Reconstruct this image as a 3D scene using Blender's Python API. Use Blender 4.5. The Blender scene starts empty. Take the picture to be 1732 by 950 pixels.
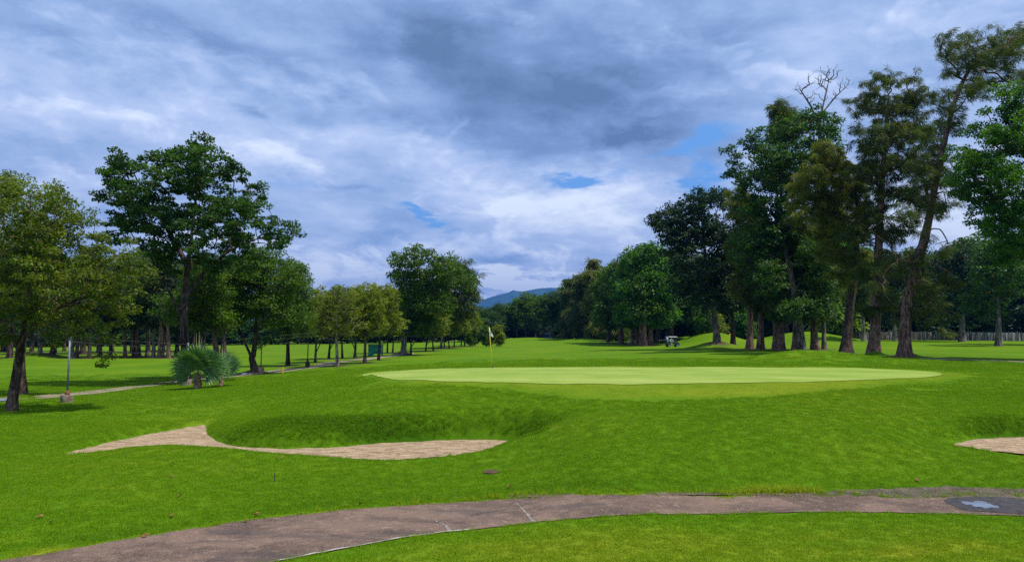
import bpy, math, random
import numpy as np
from mathutils import Vector, Euler
from mathutils.geometry import delaunay_2d_cdt

R = math.radians
rng = np.random.default_rng(7)
random.seed(7)
scene = bpy.context.scene
COL = scene.collection

# ------------------------------------------------------------------ camera
F, CX, CY, CAMZ = 1250.0, 866.0, 475.0, 3.4
PITCH = math.atan(96 / F)
cam_d = bpy.data.cameras.new('camera')
cam = bpy.data.objects.new('camera', cam_d)
COL.objects.link(cam)
cam.location = (0, 0, CAMZ)
cam.rotation_euler = (math.pi / 2 + PITCH, 0, 0)
cam_d.sensor_width = 36
cam_d.lens = 36 * F / 1732
cam_d.clip_start = 0.1
cam_d.clip_end = 20000
scene.camera = cam


def ray(px, py):
    u = (px - CX) / F
    v = (CY - py) / F
    return (u, math.cos(PITCH) - v * math.sin(PITCH), math.sin(PITCH) + v * math.cos(PITCH))


def at(px, py, Y):
    d = ray(px, py)
    t = Y / d[1]
    return (d[0] * t, Y, CAMZ + d[2] * t)


def on_plane(px, py, z):
    d = ray(px, py)
    t = (z - CAMZ) / d[2]
    return (d[0] * t, d[1] * t, z)


# ------------------------------------------------------------------ terrain height
ZP = [(0, 950, -.05), (100, 940, 0), (480, 950, 0), (700, 890, 0), (900, 865, 0), (1200, 852, 0), (1500, 852, 0),
      (1732, 855, 0), (866, 950, .08), (1200, 950, .1), (1732, 950, .1),
      (1200, 830, .1), (1500, 820, .12), (1200, 780, .45), (1200, 720, .95), (1200, 690, 1.2), (1200, 660, 1.55), (900, 820, .06),
      (1000, 770, .5), (500, 850, .02), (0, 900, 0), (200, 860, 0), (0, 800, .15), (250, 810, .1), (0, 740, .3), (18, 695, .35), (100, 680, .35),
      (30, 660, .35), (200, 650, .4), (100, 620, .5), (0, 612, .5), (100, 605, .6), (250, 603, .65), (400, 597, .8),
      (640, 785, .10), (400, 790, .1), (100, 772, .14), (640, 665, 1.42), (866, 655, 1.6), (450, 670, .8), (300, 690, .45),
      (330, 655, .6), (450, 635, .7), (620, 635, 1.65), (700, 630, 1.75), (866, 622, 1.82), (1200, 621, 1.83), (1585, 635, 1.7), (1400, 650, 1.65), (1400, 622, 1.8),
      (1732, 650, 1.5), (1600, 690, 1.15), (1732, 790, .3), (1600, 790, .35), (1500, 740, .8), (866, 605, 1.62), (640, 612, 1.1), (573, 618, .9), (681, 600, 1.1),
      (758, 590, 1.4), (866, 590, 1.5), (1060, 600, 1.6), (500, 640, .95), (550, 655, 1.1)]
YP = [(900, 573.5, 250), (700, 578, 220), (400, 585, 190), (100, 588, 190), (-200, 592, 190), (1000, 573.5, 240), (1137, 586, 140),
      (1250, 587, 110), (1430, 597, 75), (1530, 602, 64), (1700, 601, 70), (1600, 575, 160), (1732, 577, 155), (1950, 577, 155),
      (1450, 575, 160), (1300, 573, 170), (1732, 617, 48), (1732, 589, 100), (2000, 617, 48), (2000, 650, 30), (2000, 760, 19),
      (600, 698, 24.6), (760, 697, 24.4), (900, 690, 24.4), (200, 728, 24.2), (120, 745, 23), (345, 708, 29), (430, 712, 24.3), (500, 702, 24.4), (960, 708, 22.6), (895, 757, 21.2),
      (1732, 700, 22.2), (1660, 705, 21.8), (1850, 700, 22.2), (1590, 748, 20.0), (1732, 775, 18.0), (1650, 766, 18.9), (1690, 770, 18.5), (-200, 700, 30), (-200, 640, 55), (-200, 800, 17.5)]
_pts = [on_plane(*p) for p in ZP] + [at(*p) for p in YP]
_P = np.array(_pts)


def _uv(x, y):
    a = np.clip(np.arctan2(x, y), -0.85, 0.85)
    r = np.clip(np.hypot(x, y), 9.5, 300)
    return a * 1.6, np.log(r)


def _phi(r2):
    return np.where(r2 > 1e-12, r2 * np.log(r2 + 1e-12) * .5, 0.)


_u, _v = _uv(_P[:, 0], _P[:, 1])
_n = len(_u)
_K = _phi((_u[:, None] - _u[None]) ** 2 + (_v[:, None] - _v[None]) ** 2) + np.eye(_n) * 2e-4
_Q = np.c_[np.ones(_n), _u, _v]
_A = np.block([[_K, _Q], [_Q.T, np.zeros((3, 3))]])
_W = np.linalg.solve(_A, np.r_[_P[:, 2], 0, 0, 0])


def base_h(x, y):
    x = np.asarray(x, float).ravel(); y = np.asarray(y, float).ravel()
    out = np.empty(len(x))
    for i in range(0, len(x), 40000):
        u, v = _uv(x[i:i + 40000], y[i:i + 40000])
        k = _phi((u[:, None] - _u[None]) ** 2 + (v[:, None] - _v[None]) ** 2)
        out[i:i + 40000] = k @ _W[:_n] + _W[_n] + _W[_n + 1] * u + _W[_n + 2] * v
    r = np.hypot(x, y)
    t = np.clip((r - 5.) / 4.5, 0, 1); t = t * t * (3 - 2 * t)
    out = out * t + 1.72 * (1 - t)
    return out


# sand outlines (traced on the flat bunker floors)
SAND_A = [on_plane(px, py, .12)[:2] for px, py in
          [(112, 768), (150, 757), (200, 745), (250, 735), (300, 726), (346, 719), (350, 733), (366, 746), (392, 754), (430, 757.5), (480, 759),
           (560, 757), (640, 750), (700, 747), (780, 743.5), (845, 744), (885, 746.5), (860, 754), (800, 766), (720, 775), (660, 778), (600, 776.5),
           (540, 773), (490, 770.5), (440, 768), (380, 763.5), (300, 758.5), (220, 760), (160, 765)]]
SAND_B = [on_plane(px, py, .54)[:2] for px, py in
          [(1612, 752), (1645, 744), (1690, 740), (1740, 739), (1800, 740), (1850, 748), (1870, 760), (1820, 770), (1740, 769), (1690, 764), (1650, 758.5)]]
PITS = [(np.array(SAND_A), .12, .72), (np.array(SAND_B), .54, .6)]


def poly_dist(poly, x, y):
    """distance to the polygon outline; negative inside"""
    n = len(poly)
    d2 = np.full(len(x), 1e9); inside = np.zeros(len(x), bool)
    for i in range(n):
        ax, ay = poly[i]; bx, by = poly[(i + 1) % n]
        ex, ey = bx - ax, by - ay
        t = np.clip(((x - ax) * ex + (y - ay) * ey) / (ex * ex + ey * ey), 0, 1)
        d2 = np.minimum(d2, (x - ax - t * ex) ** 2 + (y - ay - t * ey) ** 2)
        c = ((ay > y) != (by > y)) & (x < ex * (y - ay) / (ey if abs(ey) > 1e-12 else 1e-12) + ax)
        inside ^= c
    d = np.sqrt(d2)
    return np.where(inside, -d, d)


# gaussian mounds: px, py of the foot centre at depth Y, height, rx, ry
_m = []
for px, Y, h, rx, ry in [(1392, 50, .62, 4.4, 3.0), (1330, 51, .25, 3, 2.5), (1500, 55, .12, 3, 3),
                         (1185, 150, 1.75, 4.2, 7), (1225, 148, 1.3, 4.0, 7), (1208, 107, 1.0, 3.0, 3.6), (1160, 165, 1.2, 5, 7),
                         (1255, 118, .4, 3.0, 3.0), (1375, 150, 1.35, 8, 8), (1340, 155, .8, 7, 7), (900, 235, .7, 14, 8), (1000, 205, .8, 8, 8),
                         (1478, 65, .42, .75, .8), (1532, 63, .38, .9, .8), (560, 72, .15, 4, 4), (681, 98, .5, 1.2, 1.2), (430, 57, .35, .8, .8),
                         (38, 37, .2, .8, .8), (72, 104, .7, 2.4, 3), (870, 30, .06, 3, 2)]:
    _m.append(((px - CX) / F * Y * 1.0, Y, h, rx, ry))


def H(x, y):
    shp = np.shape(x)
    x = np.asarray(x, float).ravel(); y = np.asarray(y, float).ravel()
    z = base_h(x, y)
    for mx, my, h, rx, ry in _m:
        z = z + h * np.exp(-((x - mx) / rx) ** 2 - ((y - my) / ry) ** 2)
    # grassy hollow closing the bunker at its right end
    c = at(895, 722, 23.2)
    z = z - .30 * np.exp(-((x - c[0]) / 1.1) ** 2 - ((y - c[1]) / .7) ** 2)
    z = z + .02 * np.sin(x * .9 + y * .35) * np.sin(y * .5 - x * .2) + .012 * np.sin(x * 2.3 + 1) * np.sin(y * 1.9)
    for poly, fl, wdt in PITS:
        lo = poly.min(0) - 2; hi = poly.max(0) + 2
        m = (x > lo[0]) & (x < hi[0]) & (y > lo[1]) & (y < hi[1])
        if m.any():
            d = poly_dist(poly, x[m], y[m])
            t = np.clip(d / wdt, 0, 1); t = 1 - (1 - t) ** 2
            zz = z[m]
            z[m] = fl + (zz - fl) * t - .03 * np.clip(-d / .1, 0, 1)
    return z.reshape(shp)


def H1(x, y):
    return float(H(np.array([x]), np.array([y]))[0])


def ground(px, py, lo=9.0, hi=320.0):
    d = ray(px, py)
    ys = np.exp(np.linspace(math.log(lo), math.log(hi), 900))
    t = ys / d[1]
    g = H(d[0] * t, ys) - (CAMZ + d[2] * t)
    k = np.argmax(g > 0)
    if not (g > 0).any():
        k = len(ys) - 1
    y = ys[k]; t = y / d[1]
    return Vector((d[0] * t, y, H1(d[0] * t, y)))


# ------------------------------------------------------------------ mesh helpers
def np_mesh(name, V, Fc, smooth=False, attrs=None, mat_idx=None):
    V = np.ascontiguousarray(V, dtype=np.float32); Fc = np.asarray(Fc, dtype=np.int32)
    me = bpy.data.meshes.new(name)
    me.vertices.add(len(V)); me.vertices.foreach_set('co', V.ravel())
    k = Fc.shape[1]
    me.loops.add(Fc.size); me.loops.foreach_set('vertex_index', Fc.ravel())
    me.polygons.add(len(Fc)); me.polygons.foreach_set('loop_start', np.arange(0, Fc.size, k, dtype=np.int32))
    if mat_idx is not None:
        me.polygons.foreach_set('material_index', np.asarray(mat_idx, dtype=np.int32))
    me.update(calc_edges=True)
    if smooth:
        me.polygons.foreach_set('use_smooth', np.ones(len(Fc), bool))
    for nm, a in (attrs or {}).items():
        at_ = me.attributes.new(nm, 'FLOAT', 'POINT'); at_.data.foreach_set('value', np.asarray(a, dtype=np.float32))
    return me


def obj(name, me, mat=None, parent=None, **props):
    o = bpy.data.objects.new(name, me)
    COL.objects.link(o)
    if mat is not None and me is not None and len(me.materials) == 0:
        me.materials.append(mat)
    if parent is not None:
        o.parent = parent
    for k, v in props.items():
        o[k] = v
    return o


def thing(name, label, cat, loc=(0, 0, 0), rz=0, group=None, me=None, mat=None):
    o = obj(name, me, mat)
    o.location = loc; o.rotation_euler = (0, 0, rz)
    o['label'] = label; o['category'] = cat
    if group: o['group'] = group
    return o


class MB:
    """collects simple shapes into one mesh"""
    def __init__(s): s.v = []; s.f = []

    def add(s, v, f):
        b = len(s.v); s.v += [tuple(p) for p in v]; s.f += [tuple(i + b for i in q) for q in f]; return s

    def box(s, c, d, rz=0, bev=.0):
        x, y, z = [k / 2 for k in d]; v = []
        b = min(bev, x * .9, y * .9, z * .9)
        if b <= 0:
            for k in (-1, 1):
                for i, j in ((-1, -1), (1, -1), (1, 1), (-1, 1)): v.append((i * x, j * y, k * z))
            f = [(3, 2, 1, 0), (4, 5, 6, 7), (0, 1, 5, 4), (1, 2, 6, 5), (2, 3, 7, 6), (3, 0, 4, 7)]
        else:
            rings = [(-z, b), (-z + b, 0), (z - b, 0), (z, b)]
            for zz, ins in rings:
                X, Yy = x - ins, y - ins
                v += [(-X + b, -Yy, zz), (X - b, -Yy, zz), (X, -Yy + b, zz), (X, Yy - b, zz), (X - b, Yy, zz), (-X + b, Yy, zz), (-X, Yy - b, zz), (-X, -Yy + b, zz)]
            f = [tuple(range(7, -1, -1)), tuple(range(24, 32))]
            for r in range(3):
                for i in range(8):
                    j = (i + 1) % 8; f.append((r * 8 + i, r * 8 + j, r * 8 + 8 + j, r * 8 + 8 + i))
        ca, sa = math.cos(rz), math.sin(rz)
        return s.add([(p[0] * ca - p[1] * sa + c[0], p[0] * sa + p[1] * ca + c[1], p[2] + c[2]) for p in v], f)

    def tube(s, pts, r, n=8, cap=True):
        V, Fq = tube_arr(np.array(pts, float), np.broadcast_to(np.array(r, float), (len(pts),)).copy(), n)
        b = len(s.v); s.add(V, Fq)
        if cap:
            s.f.append(tuple(b + i for i in range(n - 1, -1, -1))); s.f.append(tuple(b + (len(pts) - 1) * n + i for i in range(n)))
        return s

    def lathe(s, prof, c=(0, 0, 0), n=20, axis='z'):
        V = []; 
        for r, z in prof:
            for i in range(n):
                a = 2 * math.pi * i / n; p = (r * math.cos(a), r * math.sin(a), z)
                if axis == 'x': p = (p[2], p[0], p[1])
                if axis == 'y': p = (p[0], p[2], p[1])
                V.append((p[0] + c[0], p[1] + c[1], p[2] + c[2]))
        Fq = [(k * n + i, k * n + (i + 1) % n, (k + 1) * n + (i + 1) % n, (k + 1) * n + i) for k in range(len(prof) - 1) for i in range(n)]
        Fq += [tuple(range(n - 1, -1, -1)), tuple((len(prof) - 1) * n + i for i in range(n))]
        return s.add(V, Fq)

    def mesh(s, name, smooth=False):
        me = bpy.data.meshes.new(name); me.from_pydata(s.v, [], s.f); me.update()
        if smooth:
            me.polygons.foreach_set('use_smooth', np.ones(len(me.polygons), bool))
        return me


def tube_arr(P, r, n, seed_dir=None, mod=None):
    P = np.asarray(P, float); k = len(P)
    T = np.gradient(P, axis=0); T /= np.linalg.norm(T, axis=1)[:, None] + 1e-9
    ref = np.array([0., 1, .13]) if abs(T[0][1]) < .8 else np.array([1., 0, .1])
    A = np.cross(T, ref); A /= np.linalg.norm(A, axis=1)[:, None] + 1e-9
    B = np.cross(T, A)
    th = np.arange(n) / n * 2 * np.pi
    rr = r[:, None] * np.ones(n)[None]
    if mod is not None: rr = rr * mod
    V = P[:, None] + rr[..., None] * (np.cos(th)[None, :, None] * A[:, None] + np.sin(th)[None, :, None] * B[:, None])
    i = np.arange(k - 1)[:, None] * n; j = np.arange(n)[None]
    Fq = np.stack([i + j, i + (j + 1) % n, i + n + (j + 1) % n, i + n + j], -1).reshape(-1, 4)
    return V.reshape(-1, 3), Fq


# ------------------------------------------------------------------ node helpers
class NT:
    def __init__(s, tree): s.t = tree; s.t.nodes.clear()

    def n(s, typ, ins=None, **kw):
        nd = s.t.nodes.new(typ)
        for k, v in kw.items(): setattr(nd, k, v)
        for k, v in (ins or {}).items():
            sock = nd.inputs[k]
            if isinstance(v, bpy.types.NodeSocket): s.t.links.new(v, sock)
            elif isinstance(v, bpy.types.Node): s.t.links.new(v.outputs[0], sock)
            else: sock.default_value = v
        return nd

    def m(s, op, a, b=None, c=None, clamp=False):
        ins = {0: a}
        if b is not None: ins[1] = b
        if c is not None: ins[2] = c
        return s.n('ShaderNodeMath', ins, operation=op, use_clamp=clamp).outputs[0]

    def mix(s, f, a, b, mode='MIX'):
        nd = s.n('ShaderNodeMix', data_type='RGBA', blend_type=mode)
        for i, v in ((0, f), (6, a), (7, b)):
            if isinstance(v, bpy.types.NodeSocket): s.t.links.new(v, nd.inputs[i])
            else: nd.inputs[i].default_value = v if i == 0 else tuple(v) + ((1,) if len(v) == 3 else ())
        return nd.outputs[2]

    def noise(s, vec, scale, detail=3, rough=.55, dist=0.):
        ins = {'Scale': scale, 'Detail': detail, 'Roughness': rough, 'Distortion': dist}
        if vec is not None: ins['Vector'] = vec
        return s.n('ShaderNodeTexNoise', ins).outputs[0]

    def rng(s, v, a, b, c=0., d=1., smooth=True):
        return s.n('ShaderNodeMapRange', {0: v, 1: a, 2: b, 3: c, 4: d}, interpolation_type='SMOOTHSTEP' if smooth else 'LINEAR').outputs[0]

    def ramp(s, f, stops):
        nd = s.n('ShaderNodeValToRGB', {0: f}); e = nd.color_ramp.elements
        while len(e) < len(stops): e.new(.5)
        for k, (p, c) in enumerate(stops):
            e[k].position = p; e[k].color = tuple(c) + (1,)
        return nd.outputs[0]

    def scalevec(s, vec, sc):
        return s.n('ShaderNodeVectorMath', {0: vec, 1: sc}, operation='MULTIPLY').outputs[0]


def material(name):
    m = bpy.data.materials.new(name); m.use_nodes = True
    nt = NT(m.node_tree)
    out = nt.n('ShaderNodeOutputMaterial')
    return m, nt, out


def principled(nt, out, col, rough=.8, bump=None, bstr=.3, bdist=.02, spec=.3, **kw):
    ins = {'Roughness': rough}
    ins['Specular IOR Level'] = spec
    p = nt.n('ShaderNodeBsdfPrincipled', ins)
    if isinstance(col, bpy.types.NodeSocket): nt.t.links.new(col, p.inputs['Base Color'])
    else: p.inputs['Base Color'].default_value = tuple(col) + (1,)
    for k, v in kw.items(): p.inputs[k].default_value = v
    if bump is not None:
        b = nt.n('ShaderNodeBump', {'Height': bump, 'Strength': bstr, 'Distance': bdist})
        nt.t.links.new(b.outputs[0], p.inputs['Normal'])
    nt.t.links.new(p.outputs[0], out.inputs[0])
    return p


def simple(name, col, rough=.6, var=.25, scale=6., metal=0., bstr=.15):
    m, nt, out = material(name)
    tc = nt.n('ShaderNodeTexCoord').outputs['Object']
    n1 = nt.noise(tc, scale, 4)
    c = nt.mix(nt.rng(n1, .3, .7), [k * (1 - var) for k in col], [min(1, k * (1 + var)) for k in col])
    principled(nt, out, c, rough, nt.noise(tc, scale * 4, 3), bstr, .01, Metallic=metal)
    return m


def grass_color(nt, pos, dark, mid, dry, gloc=1.0):
    a1 = nt.n('ShaderNodeAttribute', attribute_name='tone').outputs['Fac']
    a2 = nt.n('ShaderNodeAttribute', attribute_name='tone', attribute_type='INSTANCER').outputs['Fac']
    big = nt.noise(pos, .13, 3); mida = nt.noise(pos, .9, 4, .6); fine = nt.noise(pos, 7., 3, .6)
    # slightly stretched streaks, as left by mowers
    st = nt.noise(nt.scalevec(pos, (.25, 1.6, 1.)), .8, 3, .6)
    t = nt.m('ADD', a1, a2)
    t = nt.m('ADD', t, nt.rng(big, .3, .7, -.22, .22))
    t = nt.m('ADD', t, nt.rng(mida, .25, .75, -.08, .08))
    t = nt.m('ADD', t, nt.rng(fine, .25, .75, -.16 * gloc, .16 * gloc))
    t = nt.m('ADD', t, nt.rng(st, .3, .7, -.10, .10))
    return nt.ramp(nt.m('MULTIPLY_ADD', t, .5, .5), [(.0, dark), (.5, mid), (.78, [mid[i] * .55 + dry[i] * .45 for i in range(3)]), (1., dry)])


G_DARK, G_MID, G_DRY = (.038, .108, .003), (.110, .232, .006), (.26, .28, .018)


def mat_turf(name, dark, mid, dry, bstr=.6):
    m, nt, out = material(name)
    pos = nt.n('ShaderNodeNewGeometry').outputs['Position']
    c = grass_color(nt, pos, dark, mid, dry)
    so_ = nt.n('ShaderNodeAttribute', attribute_name='soil_shade').outputs['Fac']
    c = nt.mix(nt.rng(nt.m('ADD', so_, nt.m('MULTIPLY', nt.m('SUBTRACT', nt.noise(pos, 2.6, 5, .7), .5), 1.2)), .35, .8), c, (.085, .062, .036))  # brown rings: contact shade painted with some bare earth at tree bases
    b = nt.m('ADD', nt.noise(pos, 38., 3, .7), nt.m('MULTIPLY', nt.noise(pos, 9., 3), .8))
    principled(nt, out, c, .9, b, bstr, .035, .03)
    return m


M_TURF = mat_turf('turf', [k * .78 for k in G_DARK], [k * .69 for k in G_MID], [k * .8 for k in G_DRY])  # darkened to stand in for the shadow that blades cast on each other
def mat_green():
    m, nt, out = material('green_turf')
    pos = nt.n('ShaderNodeNewGeometry').outputs['Position']
    st = nt.noise(nt.scalevec(pos, (.10, 1.1, 1.)), 1., 3, .6); pt = nt.noise(pos, .45, 5, .65); fi = nt.noise(pos, 14., 4, .7)
    f = nt.m('ADD', nt.m('MULTIPLY', st, .45), nt.m('ADD', nt.m('MULTIPLY', pt, .35), nt.m('MULTIPLY', fi, .2)))
    c = nt.ramp(f, [(.36, (.135, .225, .030)), (.5, (.205, .280, .050)), (.64, (.275, .325, .085))])
    c = nt.mix(nt.m('MULTIPLY', nt.m('GREATER_THAN', nt.noise(pos, 6., 2), .72), .4), c, (.12, .19, .03))
    principled(nt, out, c, .9, nt.m('ADD', fi, pt), .3, .03, .03)
    return m


M_GREEN = mat_green()
#('green_turf', (.155, .235, .028), (.205, .285, .042), (.27, .33, .075), .1)
M_FRINGE = mat_turf('fringe_turf', (.06, .125, .003), (.112, .19, .006), (.18, .21, .018), .6)


def mat_blade():
    m, nt, out = material('grass_blades')
    g = nt.n('ShaderNodeNewGeometry')
    c = grass_color(nt, g.outputs['Position'], G_DARK, G_MID, G_DRY)
    rnd = g.outputs['Random Per Island']
    c = nt.mix(nt.rng(rnd, 0, 1, .0, .55, False), c, (.19, .33, .002), 'MIX')
    c = nt.mix(.55, c, nt.mix(nt.rng(rnd, .0, 1., 0, 1, False), (.45, .5, .5), (1.65, 1.6, 1.4)), 'MULTIPLY')
    d = nt.n('ShaderNodeBsdfPrincipled', {'Base Color': c, 'Roughness': .7, 'Specular IOR Level': .08})
    t = nt.n('ShaderNodeBsdfTranslucent', {'Color': nt.mix(1., c, (1.3, 1.3, .5), 'MULTIPLY')})
    mx = nt.n('ShaderNodeMixShader', {0: .35, 1: d.outputs[0], 2: t.outputs[0]})
    nt.t.links.new(mx.outputs[0], out.inputs[0])
    return m


M_BLADE = mat_blade()


def mat_leaf(name, dark, mid, light, trans=.35, autumn=0.):
    m, nt, out = material(name)
    g = nt.n('ShaderNodeNewGeometry')
    rnd = g.outputs['Random Per Island']
    oi = nt.n('ShaderNodeObjectInfo').outputs['Random']
    cl = nt.noise(g.outputs['Position'], .55, 2)
    f = nt.m('ADD', nt.m('MULTIPLY', rnd, .5), nt.rng(cl, .3, .7, 0., .5))
    c = nt.ramp(f, [(0, dark), (.5, mid), (1., light)])
    c = nt.mix(.5, c, nt.mix(oi, (.72, .75, .8), (1.25, 1.2, 1.1)), 'MULTIPLY')
    if autumn:
        c = nt.mix(nt.m('LESS_THAN', nt.m('FRACT', nt.m('MULTIPLY', rnd, 37.)), autumn), c, (.16, .075, .02))
    d = nt.n('ShaderNodeBsdfPrincipled', {'Base Color': c, 'Roughness': .55, 'Specular IOR Level': .3})
    t = nt.n('ShaderNodeBsdfTranslucent', {'Color': nt.mix(1., c, (1.25, 1.35, .6), 'MULTIPLY')})
    mx = nt.n('ShaderNodeMixShader', {0: trans, 1: d.outputs[0], 2: t.outputs[0]})
    nt.t.links.new(mx.outputs[0], out.inputs[0])
    return m


LEAF = {
    'yellow': mat_leaf('leaf_yellow_green', (.055, .10, .004), (.13, .185, .006), (.24, .27, .010), .45, .04),
    'olive': mat_leaf('leaf_olive', (.055, .095, .005), (.12, .16, .008), (.20, .22, .015), .42, .08),
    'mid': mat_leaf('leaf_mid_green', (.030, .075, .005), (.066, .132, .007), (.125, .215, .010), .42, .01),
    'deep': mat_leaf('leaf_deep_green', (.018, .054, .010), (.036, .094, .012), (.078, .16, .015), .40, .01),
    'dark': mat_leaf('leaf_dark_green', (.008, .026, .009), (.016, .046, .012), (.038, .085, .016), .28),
    'bright': mat_leaf('leaf_bright_green', (.020, .075, .006), (.055, .16, .008), (.14, .29, .010), .4),
    'casuarina': mat_leaf('needles_olive', (.070, .095, .010), (.145, .170, .014), (.23, .245, .020), .45, .05),
    'casuarina_dark': mat_leaf('needles_dark', (.030, .056, .010), (.062, .098, .015), (.12, .155, .022), .42, .04),
    'edge': mat_leaf('leaf_edge_tree', (.036, .076, .005), (.088, .140, .008), (.18, .22, .012), .42, .05),
    'lime': mat_leaf('leaf_lime', (.09, .17, .01), (.15, .26, .015), (.23, .34, .02), .4),
}


def mat_bark(name, dark, light, scale=5., fiss=1.):
    m, nt, out = material(name)
    pos = nt.n('ShaderNodeNewGeometry').outputs['Position']
    v = nt.scalevec(pos, (1., 1., .22))
    n1 = nt.noise(v, scale, 6, .7, .8); n2 = nt.noise(pos, 1.7, 4, .65)
    c = nt.mix(nt.rng(n1, .42, .58), [k * .7 for k in dark], [k * 1.2 for k in light])
    lich = nt.rng(nt.noise(pos, 4.5, 5, .7), .58, .66)
    c = nt.mix(nt.m('MULTIPLY', lich, .55), c, [min(1, k * 1.7 + .06) for k in light])
    c = nt.mix(nt.rng(n2, .3, .7, 0, .45), c, [k * .55 for k in dark])
    principled(nt, out, c, .9, nt.m('ADD', n1, nt.noise(v, scale * 4, 4, .7)), .9, .06 * fiss, .15)
    return m


BARK = {
    'brown': mat_bark('bark_brown', (.05, .032, .024), (.15, .105, .08)),
    'red': mat_bark('bark_reddish', (.085, .046, .036), (.24, .145, .11)),
    'grey': mat_bark('bark_grey', (.07, .058, .05), (.24, .20, .17)),
    'dark': mat_bark('bark_dark', (.030, .020, .016), (.10, .07, .058)),
    'plum': mat_bark('bark_scarred', (.030, .020, .020), (.105, .075, .070)),
    'pale': mat_bark('bark_pale', (.16, .12, .09), (.42, .34, .26)),
}
M_TWIG = simple('dead_twigs', (.16, .13, .12), .9)

# ------------------------------------------------------------------ path layout (needed for grass clearance)
LOW = [(-500, 1105), (-150, 1035), (150, 995), (330, 968), (480, 949), (560, 932), (660, 914), (760, 900), (880, 886), (1000, 876), (1120, 870), (1250, 867.5), (1400, 867), (1560, 868), (1732, 872), (1950, 882), (2300, 900)]
UPP = [(-500, 985), (-150, 958), (60, 941), (170, 921), (250, 906), (350, 890), (480, 874), (600, 862), (700, 853), (850, 843.5), (1000, 839.5), (1150, 838), (1300, 838.5), (1450, 839.5), (1600, 841), (1800, 848), (2300, 862)]


def resample(pl, n):
    P = np.array([tuple(ground(px, py, 9.6, 40)[:2]) if 0 <= px <= 1740 and py < 950 else on_plane(px, py, .0)[:2] for px, py in pl])
    s = np.r_[0, np.cumsum(np.linalg.norm(np.diff(P, axis=0), axis=1))]
    t = np.linspace(0, s[-1], n)
    # smooth interpolation
    return np.c_[np.interp(t, s, P[:, 0]), np.interp(t, s, P[:, 1])]


def smooth_line(P, k=9):
    Q = P.copy(); w = np.hanning(k + 2)[1:-1]; w /= w.sum()
    for a in range(2):
        pad = np.r_[np.full(k // 2, P[0, a]), P[:, a], np.full(k // 2, P[-1, a])]
        Q[:, a] = np.convolve(pad, w, 'valid')
    Q[0] = P[0]; Q[-1] = P[-1]
    return Q


NPATH = 420
lowP = smooth_line(resample(LOW, NPATH), 31); upP = smooth_line(resample(UPP, NPATH), 31)
jit = np.convolve(rng.normal(0, 1, NPATH + 8), np.hanning(9), 'valid')[:NPATH]
upP[:, 1] += jit * .018
jit = np.convolve(rng.normal(0, 1, NPATH + 8), np.hanning(9), 'valid')[:NPATH]
lowP[:, 1] += jit * .008
PATH_POLY = np.r_[lowP[::3], upP[::-3]]

GREEN_PX = [(612, 634.5), (640, 629.5), (700, 625.5), (770, 623), (866, 621.8), (1000, 621), (1200, 620.6), (1380, 621.6), (1480, 624), (1550, 627.5), (1592, 632), (1575, 637.5),
            (1500, 641.5), (1400, 645), (1300, 647.3), (1180, 649.3), (1050, 650.3), (930, 650), (820, 647.8), (720, 643.8), (650, 639.5)]


def spline_closed(P, m=8):
    P = np.asarray(P, float); n = len(P); out = []
    for i in range(n):
        p0, p1, p2, p3 = P[i - 1], P[i], P[(i + 1) % n], P[(i + 2) % n]
        for t in np.arange(m) / m:
            out.append(.5 * ((2 * p1) + (-p0 + p2) * t + (2 * p0 - 5 * p1 + 4 * p2 - p3) * t * t + (-p0 + 3 * p1 - 3 * p2 + p3) * t ** 3))
    return np.array(out)


def gpoly(px_list):
    return np.array([tuple(ground(px, py)[:2]) for px, py in px_list])


GREEN_POLY = spline_closed(gpoly(GREEN_PX), 5)
FRINGE_POLY = spline_closed(gpoly([(598, 636), (640, 628), (720, 623.4), (866, 620.4), (1200, 619.3), (1400, 620.3), (1530, 624), (1630, 632), (1640, 638),
                                   (1560, 648), (1440, 657), (1330, 667), (1200, 674), (1100, 677), (1000, 675), (920, 667), (840, 656), (740, 649), (650, 642)]), 4)


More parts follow.
